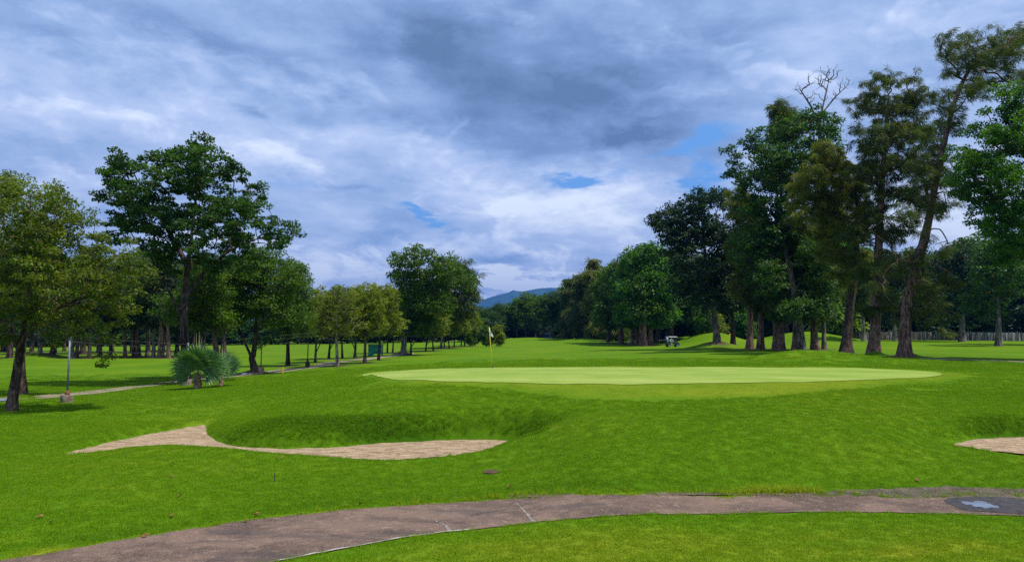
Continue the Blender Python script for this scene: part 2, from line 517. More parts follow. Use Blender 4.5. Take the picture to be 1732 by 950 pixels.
def tone(x, y):
    """-1 lush dark .. 0 normal .. +1 dry"""
    sh = np.shape(x); x = np.ravel(x); y = np.ravel(y)
    t = np.zeros(len(x))
    # longer dark grass on the bunker faces
    for cx, cy, Y, rx, ry, a in [(520, 716, 23.7, 1.9, .7, -.75), (680, 716, 23.7, 2.4, .7, -.8), (840, 716, 23.3, 1.8, .8, -.9), (900, 718, 23, .8, .6, -.8), (430, 735, 23.4, .9, .8, -.5), (520, 738, 23.0, 1.3, .7, -.5), (620, 735, 23.3, 1.3, .5, -.5),
                                 (230, 735, 24, 2.2, .8, -.3), (1700, 718, 21.2, 1.1, .7, -.9), (1790, 718, 21.2, 1.8, .8, -.9)]:
        c = at(cx, cy, Y)
        t += a * np.exp(-((x - c[0]) / rx) ** 2 - ((y - c[1]) / ry) ** 2)
    # right of and under the row of trees
    d = poly_dist(PATH_POLY, x, y)
    far = y > 0
    above = (y > np.interp(x, upP[:, 0], upP[:, 1]))
    t += np.where(above, -.34 * np.exp(-((d - .7) / .5) ** 2) + .75 * np.exp(-(d / .16) ** 2), 0)
    below = (~above)
    t += np.where(below, .46 * (1 - np.exp(-(np.maximum(d, 0) / .8) ** 2)) , 0)
    t += .10 * np.clip((y - 60) / 50, 0, 1) + .42 * np.clip(.3 - poly_dist(FRINGE_POLY, x, y) / 1.0, 0, 1)
    # dry spots
    for px, py, r, a in [(60, 925, .5, .95), (25, 905, .4, .5), (480, 850, .25, .4), (860, 832, .3, .4), (1280, 832, .5, .5), (1650, 925, .8, .55), (1530, 935, .5, .4), (1350, 832, .5, .5),
                         (1160, 910, .7, .2), (930, 712, .25, .9), (940, 716, .2, .9)]:
        c = on_plane(px, py, .05 if py > 800 else .85)
        t += a * np.exp(-((x - c[0]) ** 2 + (y - c[1]) ** 2) / r ** 2)
    return np.clip(t, -1, 1).reshape(sh)


# ------------------------------------------------------------------ ground sheet
def build_ground():
    a = np.r_[np.arange(-180, -50, 4.), np.arange(-50, 50.01, .2), np.arange(54, 180, 4.)]
    r = np.r_[np.exp(np.arange(math.log(3.), math.log(420), .0075)), np.exp(np.arange(math.log(423), math.log(11500), .06))]
    A, Rr = np.meshgrid(np.radians(a), r, indexing='ij')
    X = Rr * np.sin(A); Y = Rr * np.cos(A)
    Z = H(X, Y)
    na, nr = X.shape
    V = np.c_[X.ravel(), Y.ravel(), Z.ravel()]
    i = np.arange(na)[:, None]; j = np.arange(nr - 1)[None]
    i2 = (i + 1) % na
    Fq = np.stack([i * nr + j, i2 * nr + j, i2 * nr + j + 1, i * nr + j + 1], -1).reshape(-1, 4)
    Fq = Fq[:, ::-1]
    T = tone(X.ravel(), Y.ravel())
    # centre disc
    c = len(V); V = np.r_[V, [[0, 0, 1.72]]]; T = np.r_[T, 0]
    tri = np.array([[c, ((k + 1) % na) * nr, k * nr, k * nr] for k in range(na)])
    me = np_mesh('ground', V, Fq, True, {'tone': T})
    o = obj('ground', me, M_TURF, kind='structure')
    # the middle cap as its own little fan merged in the same mesh is not visible; keep a plain disc
    return o


GROUND = build_ground()
BASES = []


def sheet(name, poly, off, mat, step, tonev=0., edge=.0, zfix=None, **props):
    """a thin sheet laid on the terrain inside a closed outline"""
    poly = np.asarray(poly)
    # subdivide outline
    out = []
    n = len(poly)
    for i in range(n):
        a, b = poly[i], poly[(i + 1) % n]
        k = max(1, int(np.linalg.norm(b - a) / step))
        for t in range(k): out.append(a + (b - a) * t / k)
    out = np.array(out)
    if edge: out += rng.normal(0, edge, out.shape)
    lo, hi = out.min(0), out.max(0)
    gx, gy = np.meshgrid(np.arange(lo[0], hi[0], step), np.arange(lo[1], hi[1], step))
    gx = gx.ravel() + rng.uniform(-.2, .2, gx.size) * step; gy = gy.ravel() + rng.uniform(-.2, .2, gy.size) * step
    d = poly_dist(out, gx, gy); k = d < -step * .4
    pts = np.r_[out, np.c_[gx[k], gy[k]]]
    no = len(out)
    res = delaunay_2d_cdt([Vector(p) for p in pts], [(i, (i + 1) % no) for i in range(no)], [list(range(no))], 1, 1e-5)
    v2 = np.array([tuple(v) for v in res[0]]); fs = [f for f in res[2] if len(f) == 3]
    z = H(v2[:, 0], v2[:, 1]) + off
    if zfix is not None: z = zfix + .012 * np.sin(v2[:, 0] * 5 + v2[:, 1] * 2) * np.sin(v2[:, 1] * 6)
    me = np_mesh(name, np.c_[v2, z], np.array(fs), True, {'tone': np.full(len(v2), tonev)})
    if len(me.polygons) and me.polygons[0].normal.z < 0: me.flip_normals()
    return obj(name, me, mat, **props)


0 and sheet('fringe_grass', FRINGE_POLY, .010, M_FRINGE, .4, edge=.05, kind='structure')
sheet('putting_green', GREEN_POLY, .018, M_GREEN, .4, edge=.025, kind='structure')


def mat_sand():
    m, nt, out = material('bunker_sand')
    pos = nt.n('ShaderNodeNewGeometry').outputs['Position']
    w = nt.noise(nt.scalevec(pos, (1.2, 5., 1)), 1.6, 5, .6, .8)
    n1 = nt.noise(pos, 6, 5, .65); n2 = nt.noise(pos, 60, 2)
    c = nt.mix(nt.rng(n1, .3, .7), (.42, .295, .175), (.54, .40, .255))
    c = nt.mix(nt.rng(nt.noise(pos, 2.2, 4, .7), .55, .7, 0, .5), c, (.26, .175, .12))
    c = nt.mix(nt.m('MULTIPLY', nt.m('GREATER_THAN', nt.noise(pos, 23, 2), .72), .7), c, (.16, .11, .07))
    c = nt.mix(nt.rng(w, .40, .54, .75, 0.), c, (.22, .145, .09))  # ripple troughs darkened, their shading put into the sand colour
    h = nt.m('ADD', nt.m('MULTIPLY', w, 1.6), nt.m('ADD', nt.m('MULTIPLY', n1, .9), nt.m('MULTIPLY', n2, .1)))
    principled(nt, out, c, .95, h, 1., .12, .1)
    return m


M_SAND = mat_sand()
sheet('bunker_sand', spline_closed(SAND_A, 3), .042, M_SAND, .14, edge=.008, zfix=.135, kind='structure')
sheet('bunker_sand', spline_closed(SAND_B, 3), .042, M_SAND, .14, edge=.008, zfix=.555, kind='structure')


def mat_path():
    m, nt, out = material('worn_path')
    pos = nt.n('ShaderNodeNewGeometry').outputs['Position']
    big = nt.noise(nt.scalevec(pos, (.6, 1, 1)), .9, 5, .65, .5); n1 = nt.noise(pos, 5., 6, .72); grit = nt.noise(pos, 55, 3, .7)
    c = nt.mix(nt.rng(big, .38, .62), (.080, .048, .033), (.165, .102, .070))
    c = nt.mix(nt.rng(n1, .5, .72, 0, .55), c, (.32, .225, .165))
    c = nt.mix(nt.rng(n1, .28, .42, .65, 0), c, (.045, .034, .030))
    c = nt.mix(nt.m('MULTIPLY', nt.m('GREATER_THAN', grit, .60), .65), c, (.33, .29, .25))
    c = nt.mix(nt.m('MULTIPLY', nt.m('LESS_THAN', grit, .40), .6), c, (.03, .024, .022))
    # damp dark stains
    c = nt.mix(nt.rng(nt.noise(nt.scalevec(pos, (.4, 1.3, 1)), .8, 4, .6), .56, .68, 0, .6), c, (.05, .042, .040))
    principled(nt, out, c, nt.rng(n1, .3, .7, .65, .95), nt.m('ADD', grit, nt.m('MULTIPLY', n1, 1.2)), .8, .014, .25)
    return m


M_PATH = mat_path()


def ribbon(name, L, U, off, mat, m=8, **props):
    k = len(L); t = np.linspace(0, 1, m + 1)
    P = L[:, None] * (1 - t)[None, :, None] + U[:, None] * t[None, :, None]
    x = P[..., 0].ravel(); y = P[..., 1].ravel(); z = H(x, y) + off
    i = np.arange(k - 1)[:, None] * (m + 1); j = np.arange(m)[None]
    Fq = np.stack([i + j, i + m + 1 + j, i + m + 2 + j, i + 1 + j], -1).reshape(-1, 4)
    me = np_mesh(name, np.c_[x, y, z], Fq, True)
    if me.polygons[len(me.polygons) // 2].normal.z < 0: me.flip_normals()
    return obj(name, me, mat, **props)


ribbon('cart_path', lowP, upP, .016, M_PATH, kind='structure')


def mat_dirt(name, a, b, grav=0.):
    m, nt, out = material(name)
    pos = nt.n('ShaderNodeNewGeometry').outputs['Position']
    n1 = nt.noise(pos, 3.5, 6, .7); n2 = nt.noise(pos, 40, 3, .7)
    c = nt.mix(nt.rng(n1, .35, .65), a, b)
    c = nt.mix(nt.m('MULTIPLY', nt.m('GREATER_THAN', n2, .58), .6), c, [min(1, k * 1.7) for k in b])
    c = nt.mix(nt.m('MULTIPLY', nt.m('LESS_THAN', n2, .42), .6), c, [k * .4 for k in a])
    principled(nt, out, c, .95, nt.m('ADD', n1, n2), 1., .03 + grav, .1)
    return m


M_DIRT = mat_dirt('bare_dirt', (.085, .062, .045), (.17, .13, .095))
M_GRAVEL = mat_dirt('gravel', (.085, .065, .052), (.20, .155, .125), .03)
M_CONC = simple('pale_concrete', (.30, .265, .235), .9, .35, 5)
M_CONCD = simple('worn_concrete', (.21, .185, .16), .9, .5, 8)


def px_on(plist, z): return np.array([tuple(ground(px, py, 9.6, 40)[:2]) for px, py in plist])


# dirt strip between the path and the turf, gravel and wet ground at the right end
dl = px_on([(860, 842.5), (960, 839.5), (1100, 837), (1250, 837.5), (1400, 838.5), (1500, 839)], .01)
du = px_on([(860, 838), (960, 834.5), (1100, 832.5), (1250, 834), (1400, 833), (1500, 831)], .01)
ribbon('dirt_verge', dl, du, .012, M_DIRT, 2, kind='structure')
sheet('gravel_verge', px_on([(1370, 838.8), (1420, 829), (1520, 825.5), (1600, 823), (1680, 826), (1780, 829), (1850, 842), (1780, 846), (1650, 841.5), (1500, 840.5)], .02), .016, M_GRAVEL, .12, edge=.02, kind='structure')
m_wet, nt, out = material('wet_path')
pos = nt.n('ShaderNodeNewGeometry').outputs['Position']
principled(nt, out, nt.mix(nt.rng(nt.noise(pos, 9, 5, .7), .35, .65), (.018, .013, .012), (.045, .034, .030)), nt.rng(nt.noise(pos, 6, 4), .3, .7, .35, .7), nt.noise(pos, 40, 3), .3, .008, .5)
sheet('wet_ground', spline_closed(px_on([(1597, 846), (1640, 841.5), (1700, 843), (1790, 848), (1850, 858), (1800, 874), (1732, 871), (1680, 867.3), (1640, 865), (1615, 858)], .01), 4), .0225, m_wet, .1, edge=.006, kind='structure')
m_wat, nt, out = material('puddle_water')
pos = nt.n('ShaderNodeNewGeometry').outputs['Position']
principled(nt, out, (.16, .19, .26), .04, nt.noise(pos, 12, 2), .04, .01, 1., IOR=1.6)
m_wat.node_tree.nodes['Principled BSDF'].inputs['Metallic'].default_value = .0


def flat_sheet(name, poly, z, mat, **props):
    mb = MB(); n = len(poly)
    mb.add([(p[0], p[1], z) for p in poly], [tuple(range(n))])
    me = mb.mesh(name)
    if me.polygons[0].normal.z < 0: me.flip_normals()
    return obj(name, me, mat, **props)


pud = spline_closed(px_on([(1626, 851.5), (1634, 849.5), (1644, 850.5), (1655, 848.8), (1668, 851.5), (1676, 855), (1686, 857), (1690, 861), (1676, 860), (1668, 862), (1658, 859), (1650, 859.5), (1643, 855), (1634, 855)], .02), 4)
sheet('puddle', pud, .027, m_wat, .05, edge=.012, kind='structure')
# pale worn kerb line along the lower path edge and two filled joints across the path
i0 = np.argmin(np.abs(lowP[:, 0] - on_plane(470, 950, 0)[0])); i1 = np.argmin(np.abs(lowP[:, 0] - on_plane(800, 896, 0)[0]))
seg = lowP[i0:i1]; nrm = np.c_[np.zeros(len(seg)), np.ones(len(seg))]
wv = .045 * (.35 + np.abs(np.convolve(rng.normal(0, 1, len(seg) + 10), np.hanning(11) / 3, 'valid')[:len(seg)]))
ribbon('path_edge_strip', seg + nrm * .0, seg + nrm * wv[:, None] * 1.5, .022, M_CONC, 1, kind='structure')
for pl, w in ([((872, 850), (880, 860), (889, 870), (899, 884)), .07], [((728, 880), (740, 884), (752, 890), (757, 899)), .08]):
    P = resample([(p[0], p[1]) for p in pl], 26); P += np.c_[rng.normal(0, .008, 26), np.zeros(26)]
    ww = w * np.linspace(.25, 1, 26) * rng.uniform(.6, 1.2, 26)
    off = np.c_[ww, np.zeros(26)]
    ribbon('path_joint', P, P + off, .0225, M_CONCD, 1, kind='structure')


# far service path along the left trees, with puddles of standing water; dirt track on the right
def pixel_ribbon(name, low, up, off, mat, n=60, sub=2, **props):
    def rs(pl):
        P = gpoly(pl); s = np.r_[0, np.cumsum(np.linalg.norm(np.diff(P, axis=0), axis=1))]; t = np.linspace(0, s[-1], n)
        return np.c_[np.interp(t, s, P[:, 0]), np.interp(t, s, P[:, 1])]
    return ribbon(name, rs(low), rs(up), off, mat, sub, **props)


M_LANE = mat_dirt('lane_surface', (.17, .135, .10), (.33, .27, .20))
pixel_ribbon('service_lane', [(-200, 690), (-60, 682), (60, 675), (150, 667), (230, 657), (300, 647), (380, 638.5), (450, 631), (520, 623.5), (590, 612), (640, 606), (700, 599)],
             [(-200, 683), (-60, 676), (60, 669.5), (150, 661.5), (230, 652.5), (300, 643.5), (380, 635), (450, 628), (520, 620.5), (590, 609.5), (640, 603.5), (700, 597)], .02, M_LANE, 120, 3, kind='structure')
m_w2, nt, out = material('standing_water')
principled(nt, out, (.10, .11, .12), .05, None, spec=1., IOR=1.4)
for k, (a, b) in enumerate([((345, 640.5, 638.5), (418, 633.5, 631.6)), ((440, 631.3, 629.6), (520, 622.6, 621.2)), ((0, 679, 676), (28, 677, 674.5)), ((262, 650.5, 649.3), (292, 647.3, 646))]):
    P = gpoly([(a[0], a[1]), ((a[0] + b[0]) / 2, (a[1] + b[1]) / 2 + .4), (b[0], b[1]), (b[0] + 3, (b[1] + b[2]) / 2), (b[0], b[2]), ((a[0] + b[0]) / 2, (a[2] + b[2]) / 2), (a[0], a[2]), (a[0] - 3, (a[1] + a[2]) / 2)])
    sheet('puddle', spline_closed(P, 3), .035, m_w2, .5, kind='structure')
pixel_ribbon('dirt_track', [(1556, 607), (1620, 608.6), (1680, 610.6), (1740, 613), (1900, 618)], [(1556, 605.9), (1620, 607.3), (1680, 609.2), (1740, 611.4), (1900, 616)], .02, M_LANE, 60, 2, kind='structure')


# ------------------------------------------------------------------ grass blades near the camera
def clump(name, nb, size, hmin, hmax, w, lean, r_):
    bx = r_.uniform(-size / 2, size / 2, nb); by = r_.uniform(-size / 2, size / 2, nb)
    h = r_.uniform(hmin, hmax, nb); th = r_.uniform(0, 2 * np.pi, nb)
    ln = np.abs(r_.normal(0, lean, nb)) * h
    dx, dy = np.cos(th), np.sin(th)
    ww = w * r_.uniform(.7, 1.3, nb)
    B = np.c_[bx, by, np.full(nb, -.01)]
    S = np.c_[-dy, dx, np.zeros(nb)] * ww[:, None] / 2
    M_ = B + np.c_[dx * ln * .35, dy * ln * .35, h * .6]
    T = B + np.c_[dx * ln, dy * ln, h * np.clip(1 - ln / h * .4, .4, 1)]
    V = np.stack([B - S, B + S, M_ - S * .8, M_ + S * .8, T], 1).reshape(-1, 3)
    o = np.arange(nb)[:, None] * 5
    F3 = np.concatenate([o + np.array([[0, 1, 3]]), o + np.array([[0, 3, 2]]), o + np.array([[2, 3, 4]])])
    me = np_mesh(name, V, F3)
    me.materials.append(M_BLADE)
    return bpy.data.objects.new(name, me)


def scatter(name, X, Y, objs, rmin, rmax, label=None, sink=0., dry=0.):
    n = len(X)
    col = bpy.data.collections.new(name + '_kinds')
    for o in objs: col.objects.link(o)
    Z = H(X, Y) - sink
    e = .08
    nx = -(H(X + e, Y) - H(X - e, Y)) / (2 * e); ny = -(H(X, Y + e) - H(X, Y - e)) / (2 * e)
    me = bpy.data.meshes.new(name)
    me.vertices.add(n); me.vertices.foreach_set('co', np.c_[X, Y, Z].astype(np.float32).ravel())
    a = me.attributes.new('tone', 'FLOAT', 'POINT'); a.data.foreach_set('value', np.clip(tone(X, Y) + dry, -1, 1.3).astype(np.float32))
    a = me.attributes.new('scl', 'FLOAT', 'POINT'); a.data.foreach_set('value', rng.uniform(rmin, rmax, n).astype(np.float32))
    a = me.attributes.new('pick', 'INT', 'POINT'); a.data.foreach_set('value', rng.integers(0, len(objs), n).astype(np.int32))
    rz = rng.uniform(0, 2 * np.pi, n)
    # tilt to the slope, turned about the local up axis
    rot = np.empty((n, 3), np.float32)
    for i in range(n):
        q = Vector((nx[i], ny[i], 1)).to_track_quat('Z', 'Y') @ Euler((0, 0, rz[i])).to_quaternion()
        rot[i] = q.to_euler()[:]
    a = me.attributes.new('rot', 'FLOAT_VECTOR', 'POINT'); a.data.foreach_set('vector', rot.ravel())
    o = obj(name, me, kind='stuff')
    me.materials.append(M_BLADE)
    ng = bpy.data.node_groups.new(name + '_scatter', 'GeometryNodeTree')
    ng.interface.new_socket('Geometry', in_out='INPUT', socket_type='NodeSocketGeometry')
    ng.interface.new_socket('Geometry', in_out='OUTPUT', socket_type='NodeSocketGeometry')
    gi = ng.nodes.new('NodeGroupInput'); go = ng.nodes.new('NodeGroupOutput')
    ip = ng.nodes.new('GeometryNodeInstanceOnPoints')
    ci = ng.nodes.new('GeometryNodeCollectionInfo'); ci.inputs['Collection'].default_value = col
    ci.inputs['Separate Children'].default_value = True; ci.inputs['Reset Children'].default_value = True
    m2p = ng.nodes.new('GeometryNodeMeshToPoints')
    L = ng.links.new
    L(gi.outputs[0], m2p.inputs[0]); L(m2p.outputs[0], ip.inputs['Points']); L(ci.outputs[0], ip.inputs['Instance'])
    ip.inputs['Pick Instance'].default_value = True

    def na(nm, ty):
        q = ng.nodes.new('GeometryNodeInputNamedAttribute'); q.data_type = ty; q.inputs[0].default_value = nm; return q.outputs[0]
    L(na('pick', 'INT'), ip.inputs['Instance Index'])
    L(na('rot', 'FLOAT_VECTOR'), ip.inputs['Rotation'])
    L(na('scl', 'FLOAT'), ip.inputs['Scale'])
    L(ip.outputs[0], go.inputs[0])
    md = o.modifiers.new('scatter', 'NODES'); md.node_group = ng
    return o


def in_view_points(y0, y1, step, margin=1.12):
    ys = np.arange(y0, y1, step); out = []
    for y in ys:
        hw = y * .693 * margin + .8
        xs = np.arange(-hw, hw, step); out.append(np.c_[xs, np.full(len(xs), y)])
    P = np.concatenate(out); P += rng.uniform(-.5, .5, P.shape) * step
    return P[:, 0], P[:, 1]


SA, SB = spline_closed(SAND_A, 3), spline_closed(SAND_B, 3)


def clear(X, Y, extra=0.):
    d = np.minimum(np.minimum(np.minimum(poly_dist(PATH_POLY, X, Y), poly_dist(SA, X, Y)), poly_dist(SB, X, Y)), poly_dist(GREEN_POLY, X, Y))
    return d


X, Y = in_view_points(9.6, 27.5, .21)
d = clear(X, Y); k = (d > .05) & (poly_dist(FRINGE_POLY, X, Y) > .1)
near_clumps = [clump('tuft', 230, .30, .022, .05, .0055, .55, np.random.default_rng(i)) for i in range(5)]
scatter('grass', X[k], Y[k], near_clumps, .8, 1.25)
X, Y = in_view_points(27.5, 62, .46)
d = clear(X, Y); d2 = np.ones(len(X), bool)
k = (d > .25) & (rng.uniform(size=len(X)) > np.clip((Y - 44) / 18, 0, 1))
mid_clumps = [clump('tuft', 300, .62, .022, .055, .011, .6, np.random.default_rng(20 + i)) for i in range(4)]
k &= poly_dist(FRINGE_POLY, X, Y) > .25
scatter('grass', X[k], Y[k], mid_clumps, .8, 1.2)
X, Y = in_view_points(25, 46, .40)
d = clear(X, Y); k = (d > .16) & (poly_dist(FRINGE_POLY, X, Y) < .35)
short_clumps = [clump('tuft', 260, .56, .010, .024, .010, .6, np.random.default_rng(30 + i)) for i in range(3)]
scatter('short_grass', X[k], Y[k], short_clumps, .8, 1.2)
# longer tufts: bunker faces and lips, upper path edge
X, Y = in_view_points(13.5, 26.5, .13)
T = tone(X, Y); d = clear(X, Y)
lip = (d > .04) & (d < .15)
dp = poly_dist(PATH_POLY, X, Y); upv = Y > np.interp(X, upP[:, 0], upP[:, 1])
k = (((T < -.34) & (d > .05) & (rng.uniform(size=len(X)) < .9)) | (lip & (rng.uniform(size=len(X)) < .38) & ((dp > .3) | upv)))
k &= (Y > 13)
long_clumps = [clump('tuft', 42, .14, .05, .13, .007, .7, np.random.default_rng(40 + i)) for i in range(5)]
scatter('long_grass', X[k], Y[k], long_clumps, .6, 1.15)
# a few pale straggly weeds on the verge
ew = np.r_[lowP[rng.integers(60, 330, 900)] + rng.normal(0, .035, (900, 2)), upP[rng.integers(40, 330, 900)] + rng.normal(0, .05, (900, 2))]
keep = (np.abs(ew[:, 0]) < ew[:, 1] * .8) & ((np.sin(ew[:, 0] * 3.1) + np.sin(ew[:, 0] * 7.7 + 1) + rng.normal(0, .7, len(ew))) > -.1)
edge_c = [clump('tuft', 30, .10, .02, .06, .006, .9, np.random.default_rng(80 + i)) for i in range(4)]
scatter('edge_grass', ew[keep, 0], ew[keep, 1], edge_c, .6, 1.3, dry=.15)
wx = np.r_[rng.normal(0, 1, 60) * .5 + on_plane(1280, 832, 0.05)[0], rng.normal(0, 1, 50) * .4 + on_plane(1345, 832, 0.05)[0], rng.normal(0, 1, 24) * .35 + on_plane(860, 838, .05)[0], rng.uniform(-4, 5.5, 50)]
wy = np.interp(wx, upP[:, 0], upP[:, 1]) + .12 + np.abs(rng.normal(0, .14, len(wx)))
weed = [clump('tuft', 26, .12, .08, .22, .006, .9, np.random.default_rng(60 + i)) for i in range(3)]
scatter('weeds', wx, wy, weed, .5, 1.1, dry=.75)


# ------------------------------------------------------------------ trees
def unit(v): return v / (np.linalg.norm(v, axis=-1, keepdims=True) + 1e-9)


def build_tree(r_, trunks, blobs, K, rc, nleaf, leaf, style='broad', r0=.3, flare=.5, tip=.012, shell=.45, flat=.65, zmin=None,
               sway=.10, droop=0., sides=5, bare=(), wind=(0, 0, 0), climb=.25, thin=0.):
    """trunks: list of polylines (first one carries the base). blobs: (centre, radius). Returns trunk and crown arrays."""
    nodes = []; parent = []; chains = []
    for ti, tp in enumerate(trunks):
        tp = np.array(tp, float)
        s = np.r_[0, np.cumsum(np.linalg.norm(np.diff(tp, axis=0), axis=1))]
        stepT = max(.25, s[-1] / 26)
        q = np.linspace(0, s[-1], max(4, int(s[-1] / stepT)))
        # gentle smoothing of the polyline
        pts = np.stack([np.interp(q, s, tp[:, a]) for a in range(3)], 1)
        for _ in range(3): pts[1:-1] = pts[1:-1] * .5 + (pts[:-2] + pts[2:]) * .25
        ch = []
        if ti > 0:
            A = np.array(nodes); j = int(np.argmin(np.linalg.norm(A - pts[0], axis=1))); ch = [j]; pts = pts[1:]
        for p in pts:
            parent.append(ch[-1] if ch else -1); nodes.append(p); ch.append(len(nodes) - 1)
        chains.append(ch)
    ntrunk = len(nodes)
    base_z = nodes[0][2]
    top = np.array(nodes)[:, 2].max()
    # cluster centres
    C = []
    bw = np.array([b[1] ** 1.7 for b in blobs]); bw /= bw.sum()
    mind = rc * .75
    tries = 0
    while len(C) < K and tries < K * 14:
        tries += 1
        b = blobs[r_.choice(len(blobs), p=bw)]
        v = r_.normal(size=3); v /= np.linalg.norm(v)
        rad = b[1] * (r_.uniform() ** shell)
        c = np.array(b[0]) + v * rad * np.array([1, 1, .92])
        if zmin is not None and c[2] < zmin: continue
        if C and np.min(np.sum((np.array(C[-400:]) - c) ** 2, axis=1)) < mind ** 2: continue
        C.append(c)
    C = np.array(C)
    fork = np.array(nodes[max(1, int(ntrunk * .3))])
    order = np.argsort(np.linalg.norm(C - fork, axis=1))
    N = np.zeros((ntrunk + len(C) * 14 + 10, 3)); N[:ntrunk] = nodes; cnt = ntrunk
    plen = np.zeros(len(N)); plen[:ntrunk] = 0
    lowz = base_z + (top - base_z) * climb
    ok = np.ones(len(N), bool); ok[:ntrunk] = N[:ntrunk, 2] > lowz
    if not ok[:ntrunk].any(): ok[:ntrunk] = True
    tips = []
    seg = max(.5, rc * .9)
    for ci in order:
        c = C[ci]
        D = np.linalg.norm(N[:cnt] - c, axis=1)
        below = np.clip(N[:cnt, 2] - c[2] + .15, 0, None) * (1.3 if style != 'casu' else .5)
        cost = D + below + plen[:cnt] * .32 + np.where(ok[:cnt], 0, 1e6)
        j = int(np.argmin(cost)); L = D[j]
        k = int(min(12, max(1, round(L / seg))))
        p0 = N[j]; ch = [j]
        bend = r_.normal(size=3) * sway * L
        for q in range(1, k + 1):
            t = q / k
            p = p0 * (1 - t) + c * t + bend * math.sin(math.pi * t) + np.array([0, 0, .12 * L * math.sin(math.pi * t)])
            if q < k: p = p + r_.normal(size=3) * .05 * L / k
            if cnt >= len(N) - 1: break
            N[cnt] = p; parent.append(ch[-1]); plen[cnt] = plen[ch[-1]] + L / k
            ch.append(cnt); cnt += 1
        chains.append(ch); tips.append(ch[-1])
    parent = np.array(parent)
    w = np.zeros(cnt)
    for t_ in tips: w[t_] += 1
    for i in range(cnt - 1, -1, -1):
        if parent[i] >= 0: w[parent[i]] += w[i]
    for tr in chains[:len(trunks)]:
        for i in tr: w[i] = max(w[i], 1)
    tot = max(w[0], 1)
    rad = np.maximum(r0 * (w / tot) ** .5, tip)
    h = N[:cnt, 2] - base_z
    rad[:ntrunk] *= (1 + flare * np.exp(-np.clip(h[:ntrunk], 0, None) / (.9 * r0 + .35)))
    for ci, tr in enumerate(chains[:len(trunks)]):
        rad[tr] *= 1 - (.45 if ci == 0 else .35) * np.linspace(0, 1, len(tr)) ** .8
    VV = []; FF = []; off = 0
    for ci, ch in enumerate(chains):
        if len(ch) < 2: continue
        P = N[ch]; rr = rad[ch].copy()
        main = ci < len(trunks)
        if not main:
            rr[0] = min(rr[0], rr[1] * 1.35); n = sides if rr[1] > .05 else 4 if rr[1] > .025 else 3
            rr = np.minimum(rr, rr[0])
            mod = None
        else:
            n = 12
            rr[-1] = max(.3 * rr[-1], tip)
            if ci > 0: rr[0] = min(rr[0], rr[1] * 1.1)
            else: P[0, 2] -= .35
            th = np.arange(n) / n * 2 * np.pi; ph = r_.uniform(0, 6, 3)
            hh = np.clip(P[:, 2] - base_z, 0, None)
            mod = 1 + (.05 + .14 * flare * np.exp(-hh / .8))[:, None] * (np.sin(3 * th + ph[0])[None] * .6 + np.sin(5 * th + ph[1])[None] * .5) + r_.normal(0, .02, (len(P), n))
        V, Fq = tube_arr(P, rr, n, mod=mod)
        VV.append(V); FF.append(Fq + off); off += len(V)
    TV, TF = np.concatenate(VV), np.concatenate(FF)
    # leaves
    C2 = np.array([N[t_] for t_ in tips])
    if thin: C2 = C2[r_.uniform(size=len(C2)) > thin]
    if len(bare):
        keep = np.ones(len(C2), bool)
        for bc, br in bare: keep &= np.linalg.norm(C2 - np.array(bc), axis=1) > br
        C2 = C2[keep]
    nC = len(C2)
    crc = rc * r_.uniform(.7, 1.3, nC)
    tot_l = nC * nleaf
    idx = np.repeat(np.arange(nC), nleaf)
    l, wd = leaf
    if style == 'casu':
        # drooping sprays of needles hanging from twigs
        v = unit(r_.normal(size=(tot_l, 3))) * (r_.uniform(size=(tot_l, 1)) ** .5)
        tuftd = unit(r_.normal(size=(nC, 3)) * np.array([1, 1, .35]))
        pos = C2[idx] + v * crc[idx][:, None] * .38 + tuftd[idx] * (r_.uniform(-.8, .9, tot_l) * crc[idx])[:, None]
        dirv = unit(unit(v) * np.array([.6, .6, .3]) + tuftd[idx] * .75 + np.array([0, 0, -.62]) + np.array(wind) + r_.normal(size=(tot_l, 3)) * .22)
        ll = l * r_.uniform(.6, 1.4, tot_l)[:, None]; ww = wd * r_.uniform(.7, 1.3, tot_l)[:, None]
        side = unit(np.cross(dirv, r_.normal(size=(tot_l, 3)))) * ww / 2
        mid = pos + dirv * ll * .55 + np.array([0, 0, -.02])
        tipp = pos + dirv * ll + np.array([0, 0, -.12]) * ll
        V = np.stack([pos, mid - side, tipp, mid + side], 1).reshape(-1, 3)
    else:
        v = unit(r_.normal(size=(tot_l, 3))) * (r_.uniform(.05, 1, size=(tot_l, 1)) ** .45)
        v[:, 2] = np.where(v[:, 2] < 0, v[:, 2] * .75, v[:, 2])
        pos = C2[idx] + v * crc[idx][:, None] * np.array([1, 1, flat])
        nrm = unit(r_.normal(size=(tot_l, 3)) * .65 + np.array([0, 0, .75]) + unit(v) * .35)
        dirv = unit(np.cross(nrm, r_.normal(size=(tot_l, 3))) + unit(v) * .6 + np.array([0, 0, -droop]))
        side = unit(np.cross(nrm, dirv))
        ll = l * r_.uniform(.6, 1.35, tot_l)[:, None]; ww = wd * r_.uniform(.7, 1.3, tot_l)[:, None]
        V = np.stack([pos - dirv * ll * .5, pos - side * ww * .5 + nrm * ww * .12, pos + dirv * ll * .5, pos + side * ww * .5 + nrm * ww * .12], 1).reshape(-1, 3)
    Fl = np.arange(tot_l * 4).reshape(-1, 4)
    return TV, TF, V, Fl


def place_tree(name, label, base, arrs, bark, leafm, group=None, cat='tree', crown_label=None):
    TV, TF, LV, LF = arrs
    b = np.array(base); BASES.append((b[0], b[1]))
    root = thing(name, label, cat, tuple(base), group=group)
    tm = np_mesh('trunk', TV - b, TF, True)
    obj('trunk', tm, bark, root)
    cm = np_mesh('crown', LV - b, LF)
    obj('crown', cm, leafm, root)
    return root


